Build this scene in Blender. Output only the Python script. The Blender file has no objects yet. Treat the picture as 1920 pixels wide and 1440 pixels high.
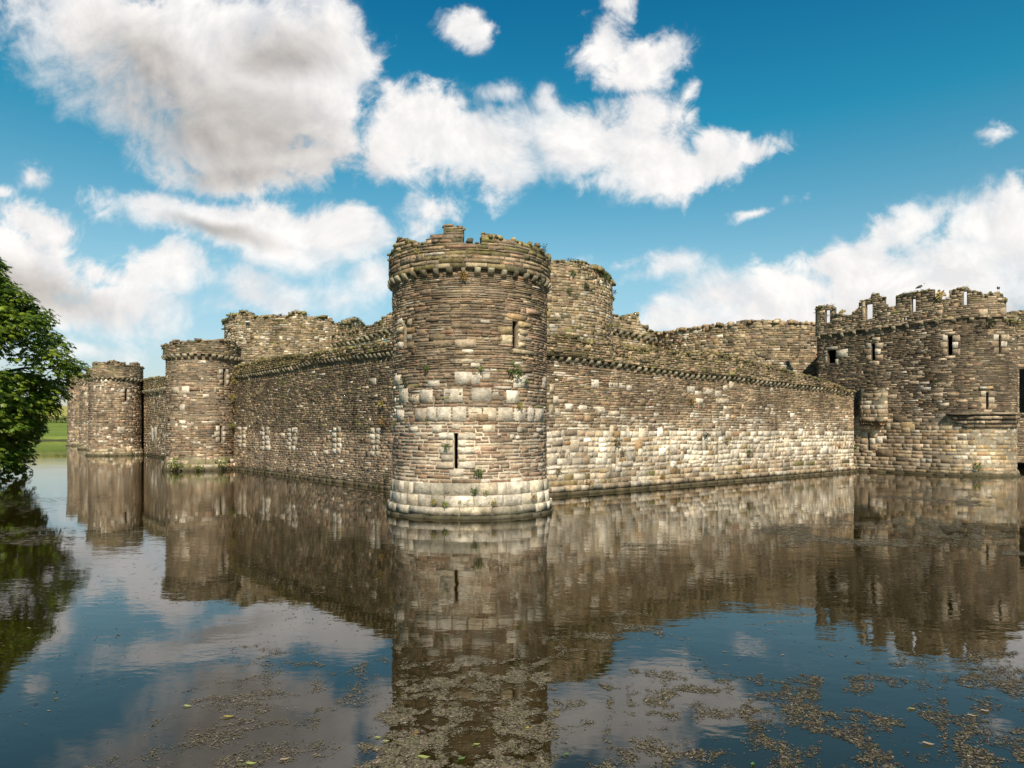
import bpy, math, random
import numpy as np
from mathutils import Vector, Matrix

# ------------------------------------------------------------------ camera, world, sun, exposure
scene = bpy.context.scene
COL = scene.collection
F, CX, HZ, EYE = 1278.0, 960.0, 808.0, 3.0      # focal length in photo pixels, principal column, horizon row, eye height over the water


def PX(px, Y):
    return (px - CX) / F * Y


def PZ(py, Y):
    return EYE + (HZ - py) / F * Y


cam_data = bpy.data.cameras.new('camera')
cam = bpy.data.objects.new('camera', cam_data)
COL.objects.link(cam)
cam.location = (0, 0, EYE)
cam.rotation_euler = (math.radians(90), 0, 0)
cam_data.sensor_width = 36.0
cam_data.lens = 36.0 * F / 1920.0
cam_data.shift_y = (HZ - 720.0) / 1920.0
cam_data.clip_end = 9000
cam_data.clip_start = 0.1
scene.camera = cam

SUN_AZ = Vector((0.14, -0.99))                 # horizontal direction towards the sun
SUN_EL = math.radians(42)
sun_data = bpy.data.lights.new('sun', 'SUN')
sun_data.energy = 4.6
sun_data.angle = math.radians(0.8)
sun_data.color = (1.0, 0.90, 0.75)
sun = bpy.data.objects.new('sun', sun_data)
COL.objects.link(sun)
to_sun = Vector((SUN_AZ.x * math.cos(SUN_EL), SUN_AZ.y * math.cos(SUN_EL), math.sin(SUN_EL)))
sun.rotation_euler = to_sun.to_track_quat('Z', 'Y').to_euler()

scene.view_settings.view_transform = 'Standard'
scene.view_settings.look = 'None'
scene.view_settings.exposure = 0.35
scene.view_settings.gamma = 1.0
scene.view_settings.use_curve_mapping = False
scene.cycles.max_bounces = 5
scene.cycles.diffuse_bounces = 2
scene.cycles.glossy_bounces = 3
scene.cycles.transparent_max_bounces = 6
scene.cycles.sample_clamp_indirect = 4.0


# ---- node helpers
class NT:
    def __init__(self, tree):
        self.t = tree
        self.n = tree.nodes
        self.l = tree.links

    def add(self, typ, **kw):
        nd = self.n.new(typ)
        for k, v in kw.items():
            setattr(nd, k, v)
        return nd

    def set(self, sock, v):
        if isinstance(v, bpy.types.NodeSocket):
            self.l.new(v, sock)
        else:
            sock.default_value = v

    def math(self, op, a, b=None, c=None, clamp=False):
        nd = self.add('ShaderNodeMath', operation=op, use_clamp=clamp)
        self.set(nd.inputs[0], a)
        if b is not None:
            self.set(nd.inputs[1], b)
        if c is not None:
            self.set(nd.inputs[2], c)
        return nd.outputs[0]

    def vmath(self, op, a, b=None, out=0):
        nd = self.add('ShaderNodeVectorMath', operation=op)
        self.set(nd.inputs[0], a)
        if b is not None:
            self.set(nd.inputs[1], b)
        return nd.outputs[out]

    def noise(self, vec, scale, detail=4, rough=0.5, lac=2.0, dist=0.0, out=0, dim='3D'):
        nd = self.add('ShaderNodeTexNoise', noise_dimensions=dim)
        if vec is not None:
            self.set(nd.inputs['Vector'], vec)
        nd.inputs['Scale'].default_value = scale
        nd.inputs['Detail'].default_value = detail
        nd.inputs['Roughness'].default_value = rough
        nd.inputs['Lacunarity'].default_value = lac
        nd.inputs['Distortion'].default_value = dist
        return nd.outputs[out]

    def smooth(self, v, a, b, lo=0.0, hi=1.0, interp='SMOOTHSTEP'):
        nd = self.add('ShaderNodeMapRange', interpolation_type=interp)
        self.set(nd.inputs[0], v)
        nd.inputs[1].default_value = a
        nd.inputs[2].default_value = b
        nd.inputs[3].default_value = lo
        nd.inputs[4].default_value = hi
        return nd.outputs[0]

    def mix(self, fac, a, b, blend='MIX'):
        nd = self.add('ShaderNodeMix', data_type='RGBA', blend_type=blend)
        self.set(nd.inputs[0], fac)
        self.set(nd.inputs[6], a if isinstance(a, bpy.types.NodeSocket) else (*a, 1) if len(a) == 3 else a)
        self.set(nd.inputs[7], b if isinstance(b, bpy.types.NodeSocket) else (*b, 1) if len(b) == 3 else b)
        return nd.outputs[2]

    def mapping(self, vec, loc=(0, 0, 0), rot=(0, 0, 0), scale=(1, 1, 1), typ='POINT'):
        nd = self.add('ShaderNodeMapping', vector_type=typ)
        self.set(nd.inputs[0], vec)
        nd.inputs[1].default_value = loc
        nd.inputs[2].default_value = rot
        nd.inputs[3].default_value = scale
        return nd.outputs[0]


# ---- the sky: Nishita air with drifting cumulus, laid out by compass direction and elevation
world = bpy.data.worlds.new('World')
scene.world = world
world.use_nodes = True
wt = NT(world.node_tree)
for nd in list(wt.n):
    wt.n.remove(nd)
w_out = wt.add('ShaderNodeOutputWorld')
w_bg = wt.add('ShaderNodeBackground')
wt.l.new(w_bg.outputs[0], w_out.inputs[0])
sky = wt.add('ShaderNodeTexSky', sky_type='NISHITA')
sky.sun_disc = False
sky.sun_elevation = SUN_EL
sky.sun_rotation = math.atan2(SUN_AZ.x, SUN_AZ.y)
sky.altitude = 20
sky.air_density = 1.0
sky.dust_density = 0.6
sky.ozone_density = 2.2
SKY_STRENGTH = 0.10
w_bg.inputs[1].default_value = SKY_STRENGTH
tc = wt.add('ShaderNodeTexCoord')
sep = wt.add('ShaderNodeSeparateXYZ')
wt.l.new(tc.outputs['Generated'], sep.inputs[0])
dy = wt.math('MAXIMUM', sep.outputs[1], 0.06)
uu = wt.math('DIVIDE', sep.outputs[0], dy)
vv = wt.math('DIVIDE', sep.outputs[2], dy)
comb = wt.add('ShaderNodeCombineXYZ')
wt.l.new(uu, comb.inputs[0])
wt.l.new(vv, comb.inputs[1])
uv = comb.outputs[0]
# ragged outlines: bend the direction a little before asking which cloud it meets
warp = wt.vmath('SUBTRACT', wt.noise(uv, 5.5, 3, 0.55, out=1), (0.5, 0.5, 0.5))
sc_w = wt.add('ShaderNodeVectorMath', operation='SCALE')
wt.l.new(warp, sc_w.inputs[0])
sc_w.inputs[3].default_value = 0.085
uvw = wt.vmath('MULTIPLY', wt.vmath('ADD', uv, sc_w.outputs[0]), (1, 1, 0))

CLOUDS = [  # photo pixel centre, radii, tilt, weight
    (170, 40, 190, 120, -20, 1.0), (330, 90, 230, 150, -25, 1.15), (450, 130, 250, 190, -20, 1.25), (560, 60, 150, 140, 0, 1.1),
    (600, 200, 110, 120, 0, 0.95), (430, 260, 220, 95, -14, 1.1), (240, 200, 130, 75, -30, 0.9), (660, 140, 60, 90, 0, 0.8), (410, 330, 130, 45, 0, 0.7), (570, 290, 100, 55, 0, .8),
    (790, 240, 115, 105, 15, 1.0), (900, 285, 170, 80, -5, 1.05), (1080, 265, 150, 95, 0, 1.05), (1200, 285, 150, 85, -12, 1.0), (940, 345, 55, 45, 0, .8),
    (1310, 310, 140, 50, 14, 0.95), (1400, 280, 75, 34, 15, 0.8), (1340, 265, 45, 40, 0, .75), (1030, 190, 40, 45, 0, 0.7), (1220, 210, 70, 45, 0, 0.6), (930, 170, 60, 30, 0, .5), (745, 180, 40, 40, 0, .6),
    (1130, 80, 58, 85, -20, 0.75), (1190, 115, 80, 50, 20, 0.8), (1260, 85, 60, 38, 15, 0.65), (1160, 15, 40, 50, -20, 0.65),
    (865, 44, 58, 34, 0, 0.75), (55, 335, 26, 36, -30, 0.6), (5, 360, 30, 24, 0, .55),
    (300, 395, 125, 48, -14, 0.9), (430, 425, 150, 52, -14, 0.95), (580, 450, 150, 75, -6, 1.1), (650, 445, 105, 75, -8, 1.1), (690, 530, 70, 60, 0, 0.9), (560, 480, 130, 40, -14, .9),
    (45, 425, 95, 55, -18, 0.9), (60, 500, 170, 70, -22, 1.0), (210, 555, 120, 50, -10, 0.9), (300, 505, 110, 55, -5, 0.8), (340, 490, 60, 45, 0, 0.8), (200, 500, 120, 40, -10, .6),
    (490, 560, 105, 45, -8, 0.85), (410, 580, 80, 24, 0, 0.6), (800, 395, 75, 35, 12, 0.62), (775, 420, 45, 40, 0, .55), (250, 615, 90, 14, 0, .32), (520, 330, 60, 16, 0, .3),
    (1740, 560, 330, 120, 6, 1.2), (1860, 420, 130, 90, 25, 1.1), (1950, 470, 200, 150, 20, 1.2), (1720, 425, 130, 45, 22, .72), (1590, 500, 105, 60, 10, 1.0), (1440, 575, 190, 80, 8, 1.1), (1600, 620, 250, 90, 0, 1.2), (1300, 610, 130, 50, 0, 1.0), (180, 580, 190, 50, -6, .8), (30, 560, 120, 60, 0, .9), (640, 560, 60, 40, 0, .6), (1350, 560, 130, 60, 6, 1.0), (1280, 590, 110, 50, 0, 0.9),
    (1230, 510, 120, 40, 10, 0.62), (1150, 490, 80, 25, 0, 0.5), (1420, 385, 60, 10, 4, .24), (1480, 620, 300, 50, 0, .9), (1850, 255, 40, 10, 40, .20), (1305, 150, 26, 14, 35, .26), (800, 155, 40, 14, 0, .4), (120, 660, 200, 30, 0, .35)]
field = None
grey = None
def after(vec, fld_):
    # same direction again, but evaluated only once fld_ is known (keeps the shader's working memory small)
    z_ = wt.add('ShaderNodeVectorMath', operation='SCALE')
    wt.l.new(vec, z_.inputs[0])
    wt.l.new(wt.math('MULTIPLY_ADD', fld_, 0.0, 1.0), z_.inputs[3])
    return z_.outputs[0]


src = uvw
for k_, (cx, cy, rx, ry, rot, wgt) in enumerate(CLOUDS):
    if k_ % 8 == 7:
        src = after(uvw, field)
    m = wt.mapping(src, loc=((cx - CX) / F, (HZ - cy) / F, 0), rot=(0, 0, math.radians(rot)), scale=(rx * 1.12 / F, ry * 1.12 / F, 1), typ='TEXTURE')
    ln = wt.vmath('LENGTH', m, out=1)
    f = wt.math('MULTIPLY_ADD', ln, -wgt, wgt)
    field = f if field is None else wt.math('SMOOTH_MAX', field, f, 0.16)
# elsewhere round the sky: loose fields of the same cumulus
zz = wt.math('ADD', wt.math('MAXIMUM', sep.outputs[2], 0.0), 0.12)
plane = wt.add('ShaderNodeCombineXYZ')
wt.l.new(wt.math('DIVIDE', sep.outputs[0], zz), plane.inputs[0])
wt.l.new(wt.math('DIVIDE', sep.outputs[1], zz), plane.inputs[1])
loose = wt.smooth(wt.noise(plane.outputs[0], 0.9, 5, 0.55), 0.46, 0.72, -0.5, 0.9, 'LINEAR')
front = wt.smooth(sep.outputs[1], 0.25, 0.55)
fld = wt.math('ADD', wt.math('MULTIPLY', field, front), wt.math('MULTIPLY', loose, wt.math('SUBTRACT', 1.0, front)))
n_big = wt.noise(uv, 6.5, 9, 0.60, dist=0.35)
n_fine = wt.noise(uv, 22.0, 8, 0.66, dist=0.6)
wisp = wt.math('ADD', wt.math('MULTIPLY', wt.math('SUBTRACT', n_big, 0.5), 1.75), wt.math('MULTIPLY', wt.math('SUBTRACT', n_fine, 0.5), 0.95))
dens = wt.math('ADD', fld, wisp)
n_soft = wt.noise(uv, 3.6, 4, 0.5)
# crisp billows in some places, thin veils in others
crisp = wt.smooth(dens, 0.02, 0.50)
veil = wt.smooth(dens, -0.10, 1.0)
alpha = wt.mix(wt.smooth(n_soft, 0.42, 0.66), crisp, veil)
GREYS = [(410, 230, 330, 140, -16), (290, 150, 210, 110, -30), (520, 90, 150, 70, 0), (440, 320, 150, 50, 0), (1800, 620, 300, 60, 0), (60, 540, 200, 50, -15), (420, 440, 130, 22, -14)]
src = after(uvw, field)
for (cx, cy, rx, ry, rot) in GREYS:
    m = wt.mapping(src, loc=((cx - CX) / F, (HZ - cy) / F, 0), rot=(0, 0, math.radians(rot)), scale=(rx * 1.25 / F, ry * 1.25 / F, 1), typ='TEXTURE')
    f = wt.math('SUBTRACT', 1.0, wt.vmath('LENGTH', m, out=1))
    grey = f if grey is None else wt.math('SMOOTH_MAX', grey, f, 0.2)
grey = wt.math('ADD', wt.math('MULTIPLY', grey, front), wt.math('MULTIPLY', wt.math('SUBTRACT', loose, 0.35), wt.math('SUBTRACT', 1.0, front)))
core = wt.smooth(wt.math('ADD', grey, wt.math('MULTIPLY', wt.math('SUBTRACT', n_big, 0.5), 0.34)), 0.0, 0.95, 0.0, 0.9)
# sunlit tops of the billows against their far sides
lift = wt.vmath('ADD', uv, (0.012, 0.016, 0.0))
n_up = wt.noise(lift, 6.5, 9, 0.60, dist=0.35)
slope = wt.smooth(wt.math('SUBTRACT', n_big, n_up), -0.09, 0.09, 0.0, 1.0, 'LINEAR')
lit = wt.mix(slope, (0.84, 0.83, 0.835), (1.05, 1.02, 0.99))
shade = wt.mix(slope, (0.42, 0.385, 0.36), (0.58, 0.54, 0.505))
cl = wt.mix(core, lit, shade)
cl_s = wt.add('ShaderNodeVectorMath', operation='SCALE')
wt.l.new(cl, cl_s.inputs[0])
cl_s.inputs[3].default_value = 0.78 / SKY_STRENGTH
# deep teal overhead, pale and milky low down
ramp = wt.add('ShaderNodeValToRGB')
wt.l.new(wt.math('MAXIMUM', sep.outputs[2], 0.0), ramp.inputs[0])
cr = ramp.color_ramp
cr.elements[0].position = 0.0
cr.elements[0].color = (0.74, 0.62, 0.66, 1)
cr.elements[1].position = 0.62
cr.elements[1].color = (0.0, 0.60, 0.84, 1)
for p, c in ((0.10, (0.90, 0.90, 0.84)), (0.22, (0.88, 1.14, 0.96)), (0.40, (0.14, 0.98, 0.95))):
    e = cr.elements.new(p)
    e.color = (*c, 1)
air = wt.mix(1.0, sky.outputs[0], ramp.outputs[0], 'MULTIPLY')
skycol = wt.mix(alpha, air, cl_s.outputs[0])
wt.l.new(skycol, w_bg.inputs[0])
world.cycles.sampling_method = 'MANUAL'
world.cycles.sample_map_resolution = 1024

# ------------------------------------------------------------------ scene-graph helpers
def thing(name, label, cat, loc=(0, 0, 0), group=None, kind=None, rz=0.0):
    o = bpy.data.objects.new(name, None)
    o.empty_display_size = 0.3
    COL.objects.link(o)
    o.location = loc
    o.rotation_euler = (0, 0, rz)
    return tag(o, label, cat, group, kind)


def tag(o, label=None, cat=None, group=None, kind=None):
    if label:
        o['label'] = label
    if cat:
        o['category'] = cat
    if group:
        o['group'] = group
    if kind:
        o['kind'] = kind
    return o


def mesh_from(name, verts, faces, mats, fmat=None, col=None, smooth=False):
    """faces: list of int arrays (M,3) or (M,4); fmat: matching list of material slots"""
    verts = np.asarray(verts, np.float32).reshape(-1, 3)
    me = bpy.data.meshes.new(name)
    me.vertices.add(len(verts))
    me.vertices.foreach_set('co', verts.ravel())
    idx, start, tot, mi = [], [], [], []
    k = 0
    for j, f in enumerate(faces):
        f = np.asarray(f, np.int32)
        if f.size == 0:
            continue
        n = f.shape[1]
        idx.append(f.ravel())
        start.append(np.arange(len(f), dtype=np.int32) * n + k)
        tot.append(np.full(len(f), n, np.int32))
        mi.append(np.full(len(f), fmat[j] if fmat else 0, np.int32))
        k += f.size
    idx, start, tot, mi = map(np.concatenate, (idx, start, tot, mi))
    me.loops.add(len(idx))
    me.loops.foreach_set('vertex_index', idx)
    me.polygons.add(len(start))
    me.polygons.foreach_set('loop_start', start)
    me.polygons.foreach_set('loop_total', tot)
    me.polygons.foreach_set('material_index', mi)
    if smooth:
        me.polygons.foreach_set('use_smooth', np.ones(len(start), bool))
    for m in mats:
        me.materials.append(m)
    if col is not None:
        at = me.color_attributes.new('Col', 'FLOAT_COLOR', 'POINT')
        c4 = np.ones((len(verts), 4), np.float32)
        c4[:, :3] = col
        at.data.foreach_set('color', c4.ravel())
    me.update(calc_edges=True)
    me.validate()
    return me


def link(name, me, parent=None, loc=(0, 0, 0), rz=0.0):
    o = bpy.data.objects.new(name, me)
    COL.objects.link(o)
    o.parent = parent
    o.location = loc
    o.rotation_euler = (0, 0, rz)
    return o


def lattice(seed):
    return np.random.default_rng(seed).random((64, 64))


_LAT = {}


def vnoise(x, y, seed=0):
    """smooth value noise 0..1"""
    L = _LAT.setdefault(seed, lattice(seed))
    x = np.asarray(x, float)
    y = np.asarray(y, float)
    xi, yi = np.floor(x).astype(int), np.floor(y).astype(int)
    fx, fy = x - xi, y - yi
    fx, fy = fx * fx * (3 - 2 * fx), fy * fy * (3 - 2 * fy)
    a, b = L[xi % 64, yi % 64], L[(xi + 1) % 64, yi % 64]
    c, d = L[xi % 64, (yi + 1) % 64], L[(xi + 1) % 64, (yi + 1) % 64]
    return (a * (1 - fx) + b * fx) * (1 - fy) + (c * (1 - fx) + d * fx) * fy


def fbm(x, y, seed=0, o=4):
    s, a, t = 0, 0.5, 0
    for k in range(o):
        s = s + a * vnoise(np.asarray(x) * 2 ** k, np.asarray(y) * 2 ** k, seed + k)
        t += a
        a *= 0.5
    return s / t


# ------------------------------------------------------------------ materials
def new_mat(name):
    m = bpy.data.materials.new(name)
    m.use_nodes = True
    t = NT(m.node_tree)
    b = t.n['Principled BSDF']
    return m, t, b


def stone_material(name, rough_scale=14.0, bump=0.035, lichen=0.25, stain=0.55, obj_random=False, base=None):
    m, t, b = new_mat(name)
    tcn = t.add('ShaderNodeTexCoord')
    p = tcn.outputs['Object']
    if base is None:
        at = t.add('ShaderNodeAttribute', attribute_name='Col')
        c = at.outputs['Color']
    else:
        oi = t.add('ShaderNodeObjectInfo')
        c = t.mix(oi.outputs['Random'], base[0], base[1])
        p = t.vmath('ADD', p, oi.outputs['Location'])
    # grain and mottling inside each stone
    g1 = t.noise(p, rough_scale * 0.45, 7, 0.62)
    g2 = t.noise(p, rough_scale * 2.4, 6, 0.7)
    k = t.math('ADD', t.math('MULTIPLY', g1, 1.0), t.math('MULTIPLY', g2, 0.75))
    k = t.smooth(k, 0.55, 1.2, 0.42, 1.55, 'LINEAR')
    kk = t.add('ShaderNodeCombineColor')
    for i in range(3):
        t.l.new(k, kk.inputs[i])
    c = t.mix(1.0, c, kk.outputs[0], 'MULTIPLY')
    # rusty and grey patches
    c = t.mix(t.smooth(t.noise(p, 1.7, 5, 0.6), 0.54, 0.74, 0, 0.5), c, (0.20, 0.105, 0.045))
    # dark weather streaks running down
    pst = t.mapping(p, scale=(1.0, 1.0, 0.16))
    st = t.smooth(t.noise(pst, 1.5, 6, 0.62), 0.50, 0.74, 0, stain)
    c = t.mix(st, c, (0.030, 0.026, 0.020))
    # broad weathering over stones and joints alike
    we = t.smooth(t.noise(p, .55, 5, .62), .33, .67, .58, 1.32, 'LINEAR')
    wc = t.add('ShaderNodeCombineColor')
    for i in range(3):
        t.l.new(we, wc.inputs[i])
    c = t.mix(1.0, c, wc.outputs[0], 'MULTIPLY')
    # lichen: pale grey crust, ochre spots, moss
    li = t.smooth(t.noise(p, 5.5, 7, 0.68), 0.60, 0.70, 0, lichen)
    c = t.mix(li, c, (0.50, 0.46, 0.37))
    mo = t.math('MULTIPLY', t.smooth(t.noise(p, 1.05, 4, 0.6), 0.52, 0.68), t.smooth(t.noise(p, 9.0, 6, 0.7), 0.46, 0.62, 0, min(1.0, lichen * 2.4)))
    c = t.mix(mo, c, (0.125, 0.105, 0.028))
    if base is None:
        # algae and silt left by the moat along the waterline
        sx = t.add('ShaderNodeSeparateXYZ')
        t.l.new(p, sx.inputs[0])
        zt = t.math('ADD', sx.outputs[2], t.math('MULTIPLY', t.math('SUBTRACT', t.noise(p, 2.2, 6, .65), .5), .55))
        c = t.mix(t.smooth(zt, .02, .42, .85, 0.0), c, (.045, .038, .020))
        c = t.mix(t.math('MULTIPLY', t.smooth(zt, .25, .95, .45, 0.0), t.smooth(t.noise(p, 3.1, 5, .6), .45, .65)), c, (.10, .085, .03))
    t.set(b.inputs['Base Color'], c)
    b.inputs['Roughness'].default_value = 0.92
    b.inputs['Specular IOR Level'].default_value = 0.18
    bp = t.add('ShaderNodeBump')
    bp.inputs['Strength'].default_value = 0.9
    bp.inputs['Distance'].default_value = bump
    t.set(bp.inputs['Height'], t.math('ADD', t.noise(p, rough_scale, 8, 0.65), t.math('MULTIPLY', g2, 0.35)))
    t.l.new(bp.outputs[0], b.inputs['Normal'])
    return m


M_STONE = stone_material('weathered_stone')
M_MORTAR = stone_material('lime_mortar', 20, 0.03, 0.1, 0.3)
M_CORBEL = stone_material('corbel_stone', 12, 0.03, 0.35, 0.2, base=((0.14, 0.115, 0.075), (0.40, 0.34, 0.23)))

SLATE = np.array([(.165, .120, .080), (.125, .096, .068), (.215, .160, .108), (.095, .080, .063), (.190, .120, .080), (.155, .130, .100), (.235, .185, .130)])
REDDISH = np.array([(.200, .120, .082), (.150, .092, .066), (.240, .155, .108), (.175, .125, .092), (.125, .09, .07)])
DARK = np.array([(.088, .070, .047), (.065, .054, .040), (.115, .090, .060), (.135, .108, .076), (.075, .066, .052), (.17, .135, .095)])
PALE = np.array([(.50, .435, .33), (.44, .385, .30), (.55, .49, .39), (.47, .385, .265), (.40, .34, .255)])
GOLD = np.array([(.40, .285, .15), (.44, .34, .21), (.35, .22, .11), (.42, .36, .27), (.30, .24, .17)])
ASHLAR = np.array([(.30, .25, .18), (.25, .21, .155), (.35, .29, .21), (.22, .175, .12), (.28, .22, .15)])
RUBBLE = np.array([(.24, .195, .125), (.19, .155, .10), (.29, .24, .16), (.15, .125, .085), (.25, .185, .11)])
MOSSY = np.array([(.150, .120, .050), (.115, .092, .042), (.19, .145, .07), (.10, .085, .05), (.17, .15, .055)])
WARM = np.array([1.14, 1.03, .95])
SLATE, REDDISH, DARK, RUBBLE = SLATE * 1.62 * WARM, REDDISH * 1.6 * WARM * (.94, 1.05, 1.08), DARK * 1.75 * WARM, RUBBLE * 1.55 * WARM
PALE, ASHLAR, MOSSY, GOLD = PALE * 1.25 * (1.03, 1.0, 1.0), ASHLAR * 1.4 * WARM, MOSSY * 1.35, GOLD * 1.1

# one quarry: the rubbles share a family colour
_fam = (SLATE.mean(0) + RUBBLE.mean(0) + DARK.mean(0)) / 3
SLATE, REDDISH, DARK, RUBBLE = (_p * .70 + _f * .30 for _p, _f in ((SLATE, _fam), (REDDISH, _fam), (DARK, DARK.mean(0)), (RUBBLE, _fam)))
PALE = PALE * .75 + PALE.mean(0) * .25


def pick(rng, pal, n, jit=0.13):
    c = pal[rng.integers(0, len(pal), n)]
    return c * np.exp(rng.normal(0, jit, (n, 1)))


def blend(rng, n, *opts):
    """opts: (palette, weight array); a palette drawn per stone with those weights"""
    w = np.stack([np.broadcast_to(np.asarray(o[1], float), (n,)) for o in opts])
    w = np.clip(w, 0, None)
    cw = np.cumsum(w, 0) / np.maximum(w.sum(0), 1e-6)
    r = rng.random(n)
    out = np.zeros((n, 3))
    done = np.zeros(n, bool)
    for (pal, _), c in zip(opts, cw):
        m = (r <= c) & ~done
        out[m] = pick(rng, pal, m.sum())
        done |= m
    return out


# ------------------------------------------------------------------ masonry on a plan path
class Path:
    """plan line walked left to right as seen from outside; outward normal is on the right-hand side"""

    def __init__(self, pts):
        p = np.asarray(pts, float)
        d = np.hypot(*np.diff(p, axis=0).T)
        s = np.concatenate([[0], np.cumsum(d)])
        n = max(2, int(s[-1] / 0.12))
        self.S = np.linspace(0, s[-1], n)
        self.L = s[-1]
        self.X = np.interp(self.S, s, p[:, 0])
        self.Y = np.interp(self.S, s, p[:, 1])
        tx, ty = np.gradient(self.X, self.S), np.gradient(self.Y, self.S)
        k = np.hypot(tx, ty)
        self.NX, self.NY = ty / k, -tx / k

    def pos(self, s, z, d):
        x = np.interp(s, self.S, self.X)
        y = np.interp(s, self.S, self.Y)
        nx = np.interp(s, self.S, self.NX)
        ny = np.interp(s, self.S, self.NY)
        k = np.hypot(nx, ny)
        return np.stack([x + nx / k * d, y + ny / k * d, np.broadcast_to(z, np.shape(x))], -1)

    def hit(self, px, d=0.0):
        """arc length and depth where the sight line through photo column px first meets the path"""
        X, Y = self.X + self.NX * d, self.Y + self.NY * d
        r = CX + F * X / np.maximum(Y, 0.1) - px
        sg = np.where(np.sign(r[:-1]) * np.sign(r[1:]) <= 0)[0]
        front = [i for i in sg if self.NX[i] * X[i] + self.NY[i] * Y[i] < 0]
        sg = front or list(sg)
        if len(sg) == 0:
            i = int(np.argmin(np.abs(r)))
            return self.S[i], Y[i]
        i = min(sg, key=lambda j: Y[j])
        f = r[i] / (r[i] - r[i + 1]) if r[i] != r[i + 1] else 0
        return self.S[i] + f * (self.S[i + 1] - self.S[i]), Y[i] + f * (Y[i + 1] - Y[i])

    def at_px(self, px, py, d=0.0):
        s, Y = self.hit(px, d)
        return s, PZ(py, Y)

    def profile(self, pts, d=0.0):
        q = [self.at_px(x, y, d) for x, y in pts]
        for i in range(1, len(q)):
            if q[i][0] <= q[i - 1][0]:
                q[i] = (q[i - 1][0] + 0.004, q[i][1])
        S, Z = np.array(q).T
        return lambda s: np.interp(s, S, Z)

    def rect(self, x0, y0, x1, y1, d=0.0):
        """photo rectangle as s0, s1, z0, z1"""
        xm = (x0 + x1) / 2
        s0, _ = self.hit(x0, d)
        s1, _ = self.hit(x1, d)
        _, Y = self.hit(xm, d)
        return s0, s1, PZ(y1, Y), PZ(y0, Y)


def ring(c, R, n=240):
    th = np.linspace(0, 2 * math.pi, n + 1) + math.atan2(-c[0], c[1])
    return Path(np.stack([c[0] - R * np.sin(th), c[1] + R * np.cos(th)], 1))


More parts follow.
